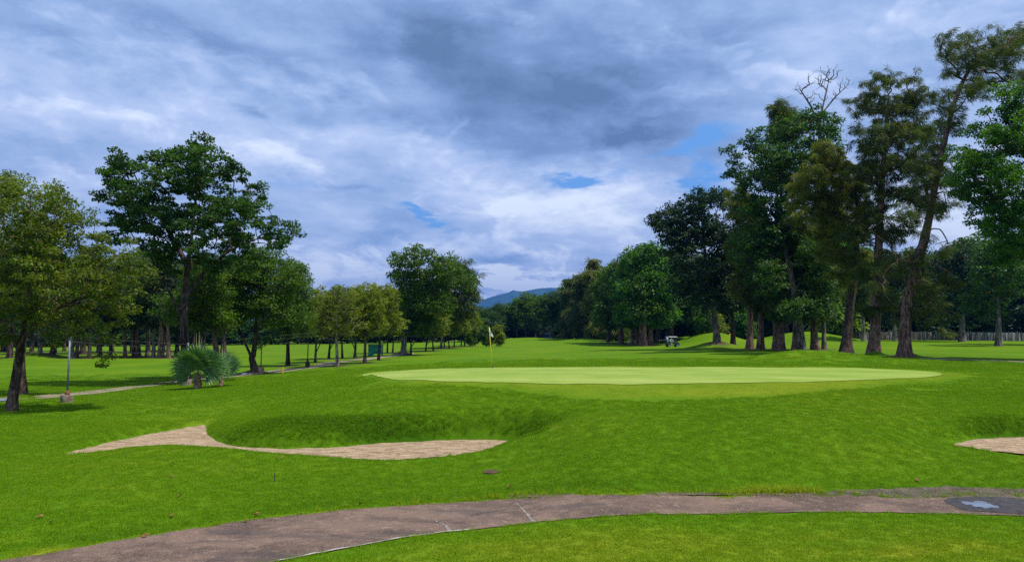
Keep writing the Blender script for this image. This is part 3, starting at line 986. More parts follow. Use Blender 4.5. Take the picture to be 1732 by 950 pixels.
def px_blobs(bl, Y, r_, depth=.55, x0=None):
    xs = [b[0] for b in bl]; w = (max(xs) - min(xs)) / 2 + 20; mx = (max(xs) + min(xs)) / 2
    out = []
    for b in bl:
        px, py, r = b[:3]
        r_w = r * Y / F
        room = math.sqrt(max(.05, 1 - ((px - mx) / (w * 1.25)) ** 2)) * w * Y / F * depth
        dy = b[3] if len(b) > 3 else r_.uniform(-room, room)
        p = at(px, py, Y + dy)
        out.append((np.array(p), r_w))
        # a partner blob behind or in front fills the crown's depth
        if len(b) <= 3 and r > 22:
            p2 = at(px + r_.uniform(-10, 10), py + r_.uniform(-5, 10), Y - dy * .8); out.append((np.array(p2), r_w * .85))
    return out


def px_trunk(pts, base, wob=.0):
    out = [tuple(base)]
    Y = base[1]
    for p in pts:
        out.append(at(p[0], p[1], Y + (p[2] if len(p) > 2 else 0)))
    return out


def dome(px, ytop, ybot, hw, r_, n=9):
    """blobs filling a dome-shaped crown outline, in pixels"""
    out = []
    hgt = ybot - ytop
    rr = min(hw, hgt * .55) * .5
    for i in range(n):
        a = math.pi * (i + .5) / n
        out.append((px - math.cos(a) * (hw - rr) + r_.uniform(-.1, .1) * hw, ybot - rr * .8 - math.sin(a) * (hgt - rr * 1.8) + r_.uniform(-.06, .06) * hgt, rr * r_.uniform(.75, 1.15)))
    out.append((px, (ytop + ybot) / 2, rr * 1.2)); out.append((px - hw * .4, ybot - rr, rr)); out.append((px + hw * .4, ybot - rr, rr))
    return out


def hero(label, base_px, trunks, blobs, K, rc, nleaf, leaf, style, leafk, bark, r0, seed, Y=None, name='broadleaf_tree', group=None, **kw):
    r_ = np.random.default_rng(seed)
    if Y is None: b = ground(*base_px)
    else:
        p = at(base_px[0], base_px[1], Y); b = Vector((p[0], Y, H1(p[0], Y)))
    Yb = b[1]
    tr = [px_trunk(trunks[0], b)] + [px_trunk(t[1:], at(t[0][0], t[0][1], Yb)) for t in trunks[1:]]
    bl = px_blobs(blobs, Yb, r_)
    bare = [(np.array(at(p[0], p[1], Yb)), p[2] * Yb / F) for p in kw.pop('bare_px', [])]
    arrs = build_tree(r_, tr, bl, K, rc, nleaf, leaf, style, r0, bare=bare, **kw)
    return place_tree(name, label, b, arrs, BARK[bark], LEAF[leafk], group)


# --- left edge
hero('leaning yellow-green tree at the left edge, nearest of the left trees', (18, 695), [[(24, 655), (31, 610), (38, 565), (45, 520), (52, 470), (60, 420)], [(38, 575), (70, 535), (110, 515), (150, 500), (200, 480)], [(34, 590), (10, 545), (-30, 500), (-70, 460)]],
     [(-70, 380, 80), (-30, 320, 55), (10, 315, 38), (45, 350, 60), (100, 340, 45), (120, 395, 60), (60, 420, 70), (175, 425, 50), (215, 450, 35), (245, 468, 22), (20, 470, 70), (110, 470, 60), (180, 490, 45), (-60, 480, 80),
      (60, 530, 35), (140, 540, 35), (200, 530, 25), (185, 570, 20), (172, 612, 9, 0.), (183, 606, 6, 0.), (0, 570, 30), (100, 575, 25)],
     560, .42, 95, (.15, .065), 'broad', 'edge', 'brown', .20, 1, droop=.3, flat=.55, group='trees along the left lane', sway=.16, flare=.35)
hero('second tree with ringed bark close behind the left edge tree', (39, 668), [[(37, 630), (36, 590), (42, 540), (50, 480)], [(38, 570), (66, 545), (95, 520)]],
     [(70, 430, 60), (-30, 430, 60), (120, 460, 40), (30, 380, 60), (150, 500, 30), (40, 500, 50), (-60, 520, 50), (100, 540, 30), (0, 420, 50)],
     250, .5, 90, (.16, .07), 'broad', 'edge', 'brown', .20, 2, droop=.3, group='trees along the left lane')
# --- the big spreading tree
hero('tallest left tree, dark clumpy open crown and scarred trunk behind the fan palm', (314, 648),
     [[(314, 600), (311, 550), (312, 500), (318, 450), (325, 390), (332, 330), (338, 280)], [(311, 545), (290, 500), (275, 475), (262, 430)], [(313, 505), (345, 460), (385, 425), (430, 405), (470, 395)], [(318, 450), (290, 400), (262, 350), (235, 310)], [(324, 400), (360, 360), (395, 325)]],
     [(345, 246, 24), (318, 262, 25), (285, 262, 25), (255, 290, 24), (212, 272, 28), (186, 268, 16), (190, 300, 30), (225, 325, 30), (180, 335, 22), (340, 300, 45), (300, 320, 40), (395, 300, 28), (372, 275, 22), (435, 322, 18), (420, 345, 30),
      (260, 365, 40), (215, 370, 28), (340, 370, 50), (390, 375, 42), (440, 385, 32), (480, 395, 26), (497, 385, 14), (290, 415, 38), (350, 420, 32), (400, 415, 28), (240, 420, 26), (460, 415, 20), (200, 380, 28), (215, 345, 30), (250, 330, 30), (300, 370, 34), (380, 340, 30), (310, 280, 26), (285, 452, 24), (370, 445, 24), (420, 440, 20), (250, 450, 16)],
     600, .48, 60, (.25, .12), 'broad', 'deep', 'plum', .29, 3, flat=.55, shell=.4, sway=.14, group='trees along the left lane', flare=.3, tip=.02)
# --- trees right behind it
hero('dark tree with forked leaning trunk beside the small lane puddle', (432, 630), [[(424, 600), (412, 575), (400, 548), (385, 520)], [(428, 606), (432, 575), (435, 540), (440, 500)]],
     dome(430, 408, 560, 72, np.random.default_rng(5), 10) + [(500, 470, 30), (500, 530, 25), (370, 545, 22), (440, 580, 10)], 360, .62, 75, (.22, .1), 'broad', 'mid', 'dark', .24, 5, group='trees along the left lane', flare=.5)
hero('short thick trunked tree directly right of the fan palm', (371, 638), [[(367, 600), (363, 570), (362, 530), (360, 490)]],
     dome(350, 440, 570, 55, np.random.default_rng(6), 8) + [(290, 520, 30)], 230, .6, 75, (.2, .09), 'broad', 'mid', 'brown', .24, 6, group='trees along the left lane')
hero('slim dark trunked tree between the forked tree and the black footed pole', (487, 618), [[(487, 585), (486, 550), (490, 510)]],
     dome(495, 440, 575, 46, np.random.default_rng(8), 9), 260, .6, 75, (.22, .1), 'broad', 'mid', 'dark', .19, 8, group='trees along the left lane')

# --- the row of small spreading trees (base px, base py, top, half width, leaf kind, bark)
ROW = [
    (533, 613, 484, 34, 'olive', 'dark', 'row tree forking into a V just right of the black footed pole'),
    (556, 607, 486, 30, 'olive', 'dark', 'slim V-forked row tree left of the pale barked one'),
    (571, 619, 478, 38, 'yellow', 'pale', 'pale barked row tree with thin sunlit crown, nearest of the row'),
    (579, 606, 486, 30, 'olive', 'brown', 'dark trunk right behind the pale barked row tree'),
    (600, 606, 482, 32, 'olive', 'brown', 'row tree whose thin trunk leans left, before the teal shelter'),
    (617, 614, 474, 36, 'yellow', 'brown', 'rough red trunked row tree standing left of the teal shelter'),
    (640, 609, 478, 36, 'yellow', 'dark', 'dark trunked row tree standing in front of the teal shelter'),
    (655, 597, 486, 26, 'olive', 'dark', 'first dark trunk of the pair just right of the teal shelter'),
    (664, 597, 488, 28, 'yellow', 'brown', 'second trunk of the pair just right of the teal shelter'),
    (695, 599, 500, 30, 'mid', 'dark', 'dark row tree with a right limb beside the tall grey trunk'),
    (720, 594, 508, 26, 'olive', 'dark', 'row tree right of the tall tree with wide low boughs'),
    (733, 593, 506, 26, 'yellow', 'brown', 'row tree beneath the airy crown right of the tall tree'),
    (752, 588, 506, 22, 'yellow', 'brown', 'leaning red trunked tree near the right end of the row'),
    (760, 589, 512, 20, 'yellow', 'dark', 'upright dark trunked tree near the right end of the row'),
    (768, 587, 508, 20, 'yellow', 'dark', 'third last small tree at the right end of the row'),
    (780, 585, 514, 20, 'yellow', 'dark', 'second last small tree at the right end of the row'),
    (786, 585, 516, 24, 'yellow', 'dark', 'last small tree at the right end of the row'),
]
for k, (px, py, top, hw, lk, bk, lab) in enumerate(ROW):
    r_ = np.random.default_rng(100 + k)
    b = ground(px, py); Y = b[1]
    lean = r_.uniform(-5, 5)
    ybot = py - (py - top) * .30
    tr = [[(px + lean * .3, py - (py - top) * .15), (px + lean * .6, ybot), (px + lean, top + (ybot - top) * .35)]]
    if k in (0, 1, 9, 10, 4): tr.append([(px + lean * .25, py - (py - top) * .12), (px + (12 if k != 4 else -9), ybot), (px + (20 if k != 4 else -18), ybot - 22)])
    hero(lab, (px, py), tr, dome(px + lean, top, ybot + 2, hw * 1.25, r_, 10), int(190 + hw * 3.2), .0058 * Y, 30, (.0031 * Y, .0014 * Y), 'broad', lk, bk,
         .085 * (1 + .3 * r_.uniform()) + (.04 if px < 620 else .03), 100 + k, name='spreading_tree', group='row of small spreading trees', flat=.6, shell=.5, thin=.3 if k == 2 else .1, droop=.2, sway=.15, flare=.45)
hero('tall dark clumpy tree rising above the small row trees left of centre', (682, 601), [[(684, 570), (688, 530), (697, 490), (708, 450)]],
     [(700, 432, 22), (676, 442, 18), (665, 462, 12), (725, 436, 22), (745, 450, 26), (775, 458, 20), (790, 475, 18), (700, 470, 34), (740, 480, 34), (715, 510, 32), (690, 500, 26), (750, 515, 22), (700, 545, 26), (728, 550, 20), (673, 478, 14)],
     400, .80, 52, (.36, .17), 'broad', 'mid', 'grey', .36, 11, name='broadleaf_tree', flare=.4)
hero('airy thin crowned tree showing sky behind the tall left centre tree', (745, 592), [[(750, 560), (760, 520), (775, 470)]],
     [(775, 450, 16), (795, 468, 14), (785, 490, 22), (765, 480, 20), (797, 500, 14), (780, 520, 22), (755, 470, 16)],
     170, 1.2, 60, (.8, .11), 'casu', 'casuarina_dark', 'grey', .22, 12, Y=135, name='casuarina_tree', wind=(.2, 0, 0))

# --- right side
GR = 'tall trees lining the right side'
hero('dense dark rounded tree on the mound right of the golf cart, twin trunk', (1213, 577), [[(1211, 548), (1205, 510), (1195, 460), (1190, 400)], [(1209, 560), (1200, 535), (1190, 515), (1175, 480)]],
     [(1150, 362, 30), (1118, 372, 20), (1112, 385, 14), (1180, 345, 30), (1212, 338, 25), (1130, 395, 24), (1190, 390, 42), (1150, 415, 36), (1215, 400, 34), (1165, 455, 36), (1210, 455, 36), (1185, 500, 34), (1225, 500, 28), (1150, 490, 20), (1235, 360, 22)],
     560, .90, 54, (.42, .2), 'broad', 'dark', 'grey', .50, 21, Y=106, group=GR, flare=.35, name='broadleaf_tree')
hero('huge dark clumped tree with mottled grey leaning trunk, in the right trees', (1357, 594), [[(1354, 560), (1348, 520), (1338, 465), (1326, 410), (1320, 340), (1325, 270)]],
     [(1243, 262, 22), (1240, 290, 18), (1275, 238, 22), (1262, 300, 30), (1300, 270, 40), (1330, 225, 34), (1365, 205, 30), (1398, 215, 28), (1345, 270, 50), (1395, 260, 36), (1275, 345, 36), (1320, 340, 50), (1300, 400, 50), (1350, 420, 44), (1270, 420, 34),
      (1375, 480, 40), (1340, 510, 40), (1300, 470, 40), (1385, 520, 26), (1400, 420, 30), (1410, 225, 18)],
     780, .80, 54, (.38, .18), 'broad', 'deep', 'grey', .45, 22, Y=84, group=GR, flare=.25)
hero('slim dark trunk right of the mound tree, crown full of shade', (1240, 584), [[(1240, 550), (1236, 510), (1242, 460)]],
     [(1240, 440, 34), (1225, 480, 30), (1255, 480, 30), (1240, 510, 26), (1250, 410, 30), (1265, 440, 25)], 230, 1.2, 62, (.42, .2), 'broad', 'dark', 'dark', .36, 23, Y=108, group=GR)
for k, (px, py, Y, r0, blobs, lk, lab) in enumerate([
    (1268, 588, 98, .42, [(1262, 350, 28), (1250, 330, 20), (1270, 390, 30), (1255, 420, 28), (1275, 440, 30), (1262, 480, 26)], 'casuarina', 'straight trunk left of the flared trunk, olive needles high up'),
    (1286, 590, 94, .42, [(1290, 400, 30), (1280, 440, 30), (1300, 460, 30), (1285, 490, 26), (1295, 520, 20)], 'casuarina_dark', 'flared base trunk, third in line right of the mound tree'),
    (1311, 590, 92, .32, [(1318, 185, 16), (1330, 200, 18), (1322, 225, 22), (1310, 300, 20), (1305, 480, 28), (1315, 510, 24)], 'casuarina_dark', 'thin red trunk of the close pair, needle tuft topping the huge tree'),
    (1321, 591, 90, .40, [(1325, 420, 28), (1318, 460, 28), (1330, 490, 26), (1322, 520, 20)], 'casuarina_dark', 'thicker right trunk of the close pair left of the mottled trunk'),
    (1345, 594, 86, .36, [(1342, 400, 30), (1350, 440, 28), (1340, 500, 26), (1360, 520, 22)], 'casuarina_dark', 'brown trunk touching the left side of the mottled grey trunk')]):
    top = min(b[1] for b in blobs)
    hero(lab, (px, py), [[(px + 1, py - 50), (px - 1, py - 110), (px + 2, py - 170), (blobs[0][0], top + 15)]], blobs, 360, .75, 90, (.7, .062), 'casu', lk, 'red', r0, 30 + k, Y=Y, name='casuarina_tree', group=GR, flare=.6, wind=(-.15, 0, 0))
hero('flared brown trunk just right of the mottled grey one', (1379, 592), [[(1376, 550), (1380, 480), (1385, 400), (1388, 330)]],
     [(1385, 400, 40), (1370, 460, 34), (1395, 480, 30), (1400, 350, 30), (1385, 520, 24)], 330, .75, 90, (.7, .062), 'casu', 'casuarina_dark', 'red', .44, 41, Y=90, name='casuarina_tree', group=GR, flare=.6)
hero('leafless dead tree top, grey bare twigs above the right crowns', (1394, 590), [[(1392, 500), (1390, 400), (1388, 300), (1384, 215), (1388, 190), (1398, 160), (1402, 135)], [(1386, 215), (1372, 180), (1352, 150)], [(1388, 195), (1412, 165), (1436, 142)]],
     [(1380, 135, 20, 0.), (1405, 122, 22, .8), (1430, 140, 16, -.8), (1355, 150, 14, .5), (1410, 160, 14, 0.), (1375, 165, 12, 0.)], 120, .55, 1, (.01, .01), 'broad', 'dark', 'grey', .26, 46, Y=93, name='dead_tree', group=GR,
     flare=.5, tip=.018, sway=.22, shell=.8, zmin=28.)
hero('drooping olive needled tree with dark flared trunk, left of the three big right trunks', (1430, 597), [[(1434, 550), (1441, 490), (1449, 430), (1452, 370), (1445, 310)], [(1449, 420), (1420, 370), (1390, 330)]],
     [(1365, 305, 30), (1350, 330, 22), (1395, 285, 34), (1425, 275, 28), (1380, 345, 34), (1420, 330, 38), (1455, 310, 34), (1400, 385, 34), (1440, 380, 34), (1470, 360, 26), (1410, 425, 26), (1445, 440, 28), (1425, 470, 22), (1400, 250, 22), (1350, 365, 22)],
     560, .50, 105, (.55, .042), 'casu', 'casuarina', 'dark', .46, 42, Y=73, name='casuarina_tree', group=GR, flare=.85, wind=(-.1, 0, 0))
hero('tallest dense casuarina, middle of the three big right trunks', (1478, 601), [[(1481, 550), (1484, 480), (1487, 400), (1491, 320), (1497, 240), (1503, 160)]],
     [(1497, 128, 16), (1478, 145, 22), (1512, 140, 20), (1460, 175, 26), (1495, 180, 32), (1530, 175, 30), (1555, 165, 26), (1470, 225, 32), (1515, 225, 36), (1555, 215, 32), (1490, 270, 36), (1535, 275, 32), (1460, 290, 26), (1500, 325, 36), (1540, 330, 28), (1480, 375, 30), (1515, 390, 26), (1500, 440, 22), (1545, 130, 16), (1460, 465, 24), (1500, 500, 22), (1472, 525, 18), (1450, 400, 24)],
     640, .48, 85, (.52, .040), 'casu', 'casuarina_dark', 'red', .48, 43, Y=68, name='casuarina_tree', group=GR, flare=.65, wind=(-.1, 0, 0))
hero('forked rough barked casuarina with windblown airy top, rightmost big trunk', (1531, 602), [[(1531, 570), (1533, 535), (1534, 495), (1552, 450), (1566, 400), (1577, 340), (1592, 270), (1606, 200), (1625, 140), (1650, 100)], [(1534, 490), (1526, 450), (1505, 415), (1460, 380), (1440, 365)], [(1575, 350), (1560, 300), (1545, 270)]],
     [(1602, 62, 18), (1600, 85, 20), (1620, 95, 32), (1685, 88, 34), (1650, 140, 32), (1715, 130, 28), (1600, 165, 26), (1725, 60, 26), (1560, 235, 28), (1620, 210, 24), (1640, 62, 22), (1675, 60, 20), (1710, 65, 24), (1700, 95, 24), (1660, 100, 26), (1625, 115, 22), (1690, 130, 20), (1640, 150, 22), (1595, 130, 14), (1610, 190, 22), (1585, 215, 22), (1575, 270, 34), (1600, 300, 26), (1560, 290, 34), (1590, 345, 30), (1565, 350, 26),
      (1555, 320, 26), (1590, 250, 20), (1560, 400, 18), (1540, 440, 24), (1510, 450, 26), (1575, 500, 28), (1595, 530, 20), (1560, 530, 24), (1530, 360, 26), (1600, 560, 10), (1585, 350, 16), (1508, 535, 20), (1550, 470, 26), (1602, 475, 20), (1482, 480, 20), (1595, 420, 18)],
     1080, .43, 56, (.48, .032), 'casu', 'casuarina_dark', 'red', .46, 44, Y=62, name='casuarina_tree', group=GR, flare=.6, wind=(.45, 0, .2), thin=.12, climb=.4)
hero('bright leafy tree cut by the right edge, clumps of fresh green leaves', (1800, 606), [[(1790, 560), (1775, 480), (1762, 420), (1750, 350), (1740, 280)], [(1762, 420), (1725, 380), (1690, 340)], [(1750, 350), (1790, 300), (1830, 250)]],
     [(1700, 160, 22), (1712, 190, 26), (1675, 200, 22), (1650, 225, 22), (1690, 235, 34), (1720, 240, 30), (1640, 265, 24), (1612, 262, 15), (1665, 280, 34), (1705, 300, 40), (1630, 305, 26), (1665, 335, 34), (1725, 350, 40), (1690, 380, 34), (1650, 365, 22), (1720, 410, 30),
      (1700, 430, 22), (1770, 220, 60), (1790, 320, 70), (1840, 260, 60), (1760, 420, 40), (1840, 380, 50), (1740, 160, 22)],
     820, .62, 80, (.24, .12), 'broad', 'bright', 'grey', .55, 45, Y=56, name='broadleaf_tree', group=GR, shell=.4, flare=.3)

# --- middle distance right: bright rounded trees over the cart
for k, (px, py, Y, top, hw, lk, lab) in enumerate([
    (1100, 578, 150, 412, 50, 'bright', 'bright green round tree left of the golf cart with thick trunk'),
    (1078, 578, 156, 428, 42, 'bright', 'bright green tree over the cluster of brown trunks'),
    (1050, 576, 165, 440, 40, 'mid', 'rounded tree at the left end of the bright green crowns'),
    (1135, 572, 160, 436, 45, 'deep', 'thick dark trunk directly behind the golf cart'),
    (1028, 577, 175, 452, 26, 'mid', 'pale thin trunk standing alone before the far trees')]):
    r_ = np.random.default_rng(200 + k)
    hero(lab, (px, py), [[(px + 1, py - 25), (px, py - 60), (px - 3, py - 100)]], dome(px, top, py - 22, hw, r_, 10), 430, 1.5, 62, (.62, .3), 'broad', lk, 'grey' if k in (4,) else 'red', .55 if k < 4 else .3, 200 + k, Y=Y,
         name='broadleaf_tree', group='rounded trees beyond the fairway', flare=.4)
for k, (px, py, Y, r0, lab) in enumerate([(1085, 578, 149, .42, 'left trunk of the brown trunk cluster by the cart'), (1091, 579, 147, .45, 'middle trunk of the brown trunk cluster by the cart'), (1070, 576, 158, .35, 'pale slim trunk left of the brown trunk cluster')]):
    r_ = np.random.default_rng(220 + k)
    hero(lab, (px, py), [[(px - 1, py - 30), (px, py - 60), (px - 3, py - 90)]], dome(px, 455, 540, 26, r_, 7), 110, 1.8, 55, (.6, .28), 'broad', 'mid', 'red', r0, 220 + k, Y=Y, name='broadleaf_tree', group='rounded trees beyond the fairway', flare=.4)
# olive casuarinas at the far end
for k, (px, Y, top, hw, lab) in enumerate([(1005, 205, 437, 18, 'tallest thin olive tree against the sky right of centre'), (985, 212, 462, 20, 'feathery olive tree left of the tallest thin one'),
                                           (965, 220, 470, 18, 'feathery far tree at the left end of the olive group'), (1025, 200, 470, 18, 'olive tree right of the tallest thin one'), (1045, 190, 478, 18, 'shorter olive tree before the bright crowns')]):
    r_ = np.random.default_rng(240 + k)
    hero(lab, (px, 575), [[(px, 545), (px + 2, 510), (px, top + 20)]], [(px, top + 8, hw * .45), (px - hw * .3, top + 30, hw * .6), (px + hw * .3, top + 38, hw * .6), (px, top + 60, hw * .7), (px - hw * .4, top + 80, hw * .7), (px + hw * .4, top + 85, hw * .6), (px, 555, hw * .6)],
         260, 1.1, 50, (1.5, .2), 'casu', 'casuarina' if k in (0, 3) else 'casuarina_dark', 'grey', .5, 240 + k, Y=Y, name='casuarina_tree', group='feathery trees at the far end of the fairway')


# ---- background woods: archetypes shared by many trees
def archetype(seed, h, wdt, trunk_h, style, n, rc, nleaf, leaf, r0):
    r_ = np.random.default_rng(seed)
    tr = [[(0, 0, 0), (r_.uniform(-.3, .3), r_.uniform(-.3, .3), trunk_h), (r_.uniform(-.5, .5), r_.uniform(-.5, .5), h * .8)]]
    bl = []
    for i in range(14):
        a = r_.uniform(0, 2 * math.pi); z = trunk_h + (h - trunk_h) * r_.uniform(.12, .85)
        f = math.sin(math.pi * min(1, (z - trunk_h) / (h - trunk_h) * .8 + .2)) ** .6
        rr = wdt * r_.uniform(.16, .26)
        d = max(0, wdt / 2 * f - rr) * r_.uniform(.5, 1)
        bl.append((np.array([math.cos(a) * d, math.sin(a) * d, z]), rr))
    bl.append((np.array([0, 0, h * .88]), wdt * .2))
    a = build_tree(r_, tr, bl, n, rc, nleaf, leaf, style, r0, flare=.5, tip=.03)
    return np_mesh('trunk', a[0], a[1], True), np_mesh('crown', a[2], a[3])


ARCH = {
    'round_a': archetype(1, 16, 12, 3.6, 'broad', 170, 1.25, 46, (.52, .26), .42),
    'round_b': archetype(2, 17, 11, 4.2, 'broad', 160, 1.25, 46, (.52, .26), .45),
    'round_c': archetype(3, 13, 13, 3.0, 'broad', 170, 1.2, 46, (.50, .25), .38),
    'cas_a': archetype(4, 20, 8, 4.5, 'casu', 170, 1.3, 52, (1.2, .16), .42),
    'cas_b': archetype(5, 22, 7.5, 5.5, 'casu', 160, 1.3, 52, (1.2, .16), .38),
    'bush': archetype(6, 4.2, 5.5, .4, 'broad', 90, .7, 50, (.36, .17), .12),
}
_arch_mats = {}


def bg_tree(kind, px, Y, hgt, leafk, barkk, label, group, name='broadleaf_tree', cat='tree', sx=1.):
    key = (kind, leafk, barkk)
    if key not in _arch_mats:
        t, c = ARCH[kind]
        t2, c2 = t.copy(), c.copy(); t2.materials.append(BARK[barkk]); c2.materials.append(LEAF[leafk])
        _arch_mats[key] = (t2, c2)
    t2, c2 = _arch_mats[key]
    h0 = {'round_a': 16, 'round_b': 17, 'round_c': 13, 'cas_a': 20, 'cas_b': 22, 'bush': 4.2}[kind]
    x = (px - CX) / F * Y
    root = thing(name, label, cat, (x, Y, H1(x, Y) - .05), random.uniform(0, 6.28), group)
    s = hgt / h0; root.scale = (s * sx * random.uniform(.92, 1.08), s * sx * random.uniform(.92, 1.08), s)
    obj('trunk', t2, None, root); obj('crown', c2, None, root)
    return root


rb = random.Random(5)
# left wood: front line, behind it two more lines, and the far bank
LWOOD = 'trees of the dark wood on the left'
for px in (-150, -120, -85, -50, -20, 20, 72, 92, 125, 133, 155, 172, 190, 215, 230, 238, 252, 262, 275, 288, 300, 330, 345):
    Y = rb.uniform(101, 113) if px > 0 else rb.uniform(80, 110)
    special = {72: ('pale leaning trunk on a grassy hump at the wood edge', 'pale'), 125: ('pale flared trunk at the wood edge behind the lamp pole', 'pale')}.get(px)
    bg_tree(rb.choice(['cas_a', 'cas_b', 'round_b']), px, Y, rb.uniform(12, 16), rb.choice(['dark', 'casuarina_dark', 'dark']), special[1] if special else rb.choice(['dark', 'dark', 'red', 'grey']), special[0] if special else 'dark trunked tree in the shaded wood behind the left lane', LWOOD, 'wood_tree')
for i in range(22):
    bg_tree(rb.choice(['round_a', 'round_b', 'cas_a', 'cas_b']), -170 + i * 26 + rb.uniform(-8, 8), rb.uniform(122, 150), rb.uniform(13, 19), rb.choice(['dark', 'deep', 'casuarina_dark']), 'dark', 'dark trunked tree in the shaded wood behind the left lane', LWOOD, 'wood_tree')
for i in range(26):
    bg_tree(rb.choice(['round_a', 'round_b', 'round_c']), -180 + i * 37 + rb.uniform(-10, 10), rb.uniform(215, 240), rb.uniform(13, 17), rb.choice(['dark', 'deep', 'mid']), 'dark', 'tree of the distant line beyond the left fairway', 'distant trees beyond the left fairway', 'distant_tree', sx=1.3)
for i in range(44):
    bg_tree('bush', -180 + i * 23.5 + rb.uniform(-8, 8), rb.uniform(206, 214), rb.uniform(4.5, 7.), rb.choice(['dark', 'deep']), 'dark', 'low bush at the foot of the distant left trees', 'bushes below the distant left trees', 'bush', 'bush', 1.7)
# trees just behind the small row (fills y 500-560 between x 480 and 700)
# centre far
CW = 'trees closing the far end of the fairway'
for px, Y, hg, kd, lk in [(812, 245, 11.3, 'round_a', 'deep'), (826, 250, 10.8, 'round_b', 'deep'), (842, 246, 11.6, 'round_c', 'deep'), (858, 250, 12.2, 'round_a', 'mid'), (874, 248, 13.8, 'round_b', 'mid'), (890, 245, 15.6, 'round_a', 'mid'),
                          (905, 247, 15.2, 'round_b', 'mid'), (920, 240, 14.0, 'round_c', 'mid'), (936, 238, 15., 'round_a', 'deep'), (950, 236, 17, 'cas_a', 'casuarina_dark'), (962, 232, 18, 'round_b', 'deep'), (980, 228, 21, 'cas_b', 'casuarina_dark'),
                          (996, 226, 22, 'cas_a', 'casuarina_dark'), (1012, 222, 21, 'round_a', 'deep'), (1030, 220, 22, 'round_b', 'deep'), (1050, 218, 22, 'round_a', 'dark'), (1070, 216, 22, 'round_b', 'dark'), (1090, 214, 22, 'round_a', 'dark')]:
    bg_tree(kd, px, Y, hg, lk, 'dark', 'green tree in the line closing the far fairway under the mountain', CW, 'distant_tree')
for i in range(15):
    bg_tree(rb.choice(['round_a', 'round_c']), 800 + i * 22 + rb.uniform(-6, 6), rb.uniform(262, 285), rb.uniform(9.5, 12.), rb.choice(['dark', 'deep']), 'dark', 'green tree in the line closing the far fairway under the mountain', CW, 'distant_tree', sx=1.3)
for i in range(16):
    bg_tree('bush', 800 + i * 20 + rb.uniform(-6, 6), rb.uniform(250, 256), rb.uniform(4, 7), rb.choice(['dark', 'deep']), 'dark', 'low bush at the foot of the far fairway trees', 'bushes under the far fairway trees', 'bush', 'bush', 1.8)
# right background
RW = 'shaded trees behind the tall right trees'
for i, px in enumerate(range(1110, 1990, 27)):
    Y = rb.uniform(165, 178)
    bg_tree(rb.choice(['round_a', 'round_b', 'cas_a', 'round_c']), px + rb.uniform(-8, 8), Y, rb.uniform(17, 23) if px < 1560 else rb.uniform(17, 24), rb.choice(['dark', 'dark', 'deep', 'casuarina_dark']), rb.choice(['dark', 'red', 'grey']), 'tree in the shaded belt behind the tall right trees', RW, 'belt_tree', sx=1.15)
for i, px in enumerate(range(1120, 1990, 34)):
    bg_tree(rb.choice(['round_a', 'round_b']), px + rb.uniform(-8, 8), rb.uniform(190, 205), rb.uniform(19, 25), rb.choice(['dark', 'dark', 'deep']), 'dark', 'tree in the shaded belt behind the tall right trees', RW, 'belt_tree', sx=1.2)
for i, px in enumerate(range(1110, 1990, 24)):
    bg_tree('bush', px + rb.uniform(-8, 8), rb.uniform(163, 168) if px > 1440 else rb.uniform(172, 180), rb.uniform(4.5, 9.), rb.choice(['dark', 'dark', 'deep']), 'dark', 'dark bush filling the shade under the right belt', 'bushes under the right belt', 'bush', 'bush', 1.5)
for px, Y, hg, kd, lk, bk, lab in [(1686, 112, 17, 'round_b', 'deep', 'grey', 'pale flared trunk before the streaked wall at the far right'), (1458, 140, 16, 'cas_a', 'casuarina_dark', 'grey', 'slim pale trunk between the two dark casuarina trunks'),
                                   (1512, 148, 17, 'round_a', 'dark', 'pale', 'crooked pale trunk before the left end of the wall'), (1625, 145, 20, 'round_b', 'dark', 'grey', 'ivy clad trunk in front of the streaked wall'),
                                   (1760, 120, 20, 'round_a', 'dark', 'grey', 'dark tree at the right edge before the wall')]:
    bg_tree(kd, px, Y, hg, lk, bk, lab, 'single trees before the wall', 'broadleaf_tree')
for px, Y, hg, lk, lab in [(1424, 158, 12.5, 'lime', 'lime green young tree glowing behind the flared dark trunk'), (1205, 160, 5.5, 'olive', 'yellowish bush seen between the first right trunks'), (1195, 150, 4.5, 'bright', 'bright green bush left of the pale leaning trunk'), (1255, 165, 6, 'bright', 'green bush behind the slim dark right trunk')]:
    bg_tree('bush', px, Y, hg, lk, 'dark', lab, 'sunlit shrubs behind the right trees', 'bush', 'bush')
for px, py, hg, lk, lab in [(842, 577, 4.0, 'yellow', 'small leafy shrub standing right behind the flag'), (822, 577, 3.8, 'mid', 'low shrub left of the flag at the row end'), (800, 578, 4., 'mid', 'low shrub beyond the last row tree')]:
    b = ground(px, py)
    bg_tree('bush', px, 150, hg, lk, 'grey', lab, 'shrubs near the flag', 'bush', 'bush', .75)


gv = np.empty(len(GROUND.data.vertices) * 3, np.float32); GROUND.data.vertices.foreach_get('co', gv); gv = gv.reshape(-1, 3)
soil_shade = np.zeros(len(gv), np.float32)
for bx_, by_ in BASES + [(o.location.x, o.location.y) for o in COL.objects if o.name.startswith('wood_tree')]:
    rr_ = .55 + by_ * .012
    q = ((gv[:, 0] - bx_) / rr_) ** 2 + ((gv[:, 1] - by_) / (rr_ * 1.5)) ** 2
    soil_shade = np.maximum(soil_shade, np.where(q < 9, np.exp(-q * .8), 0))  # mask for painted contact shade and bare earth around each trunk
sa_ = GROUND.data.attributes.new('soil_shade', 'FLOAT', 'POINT'); sa_.data.foreach_set('value', soil_shade.astype(np.float32))

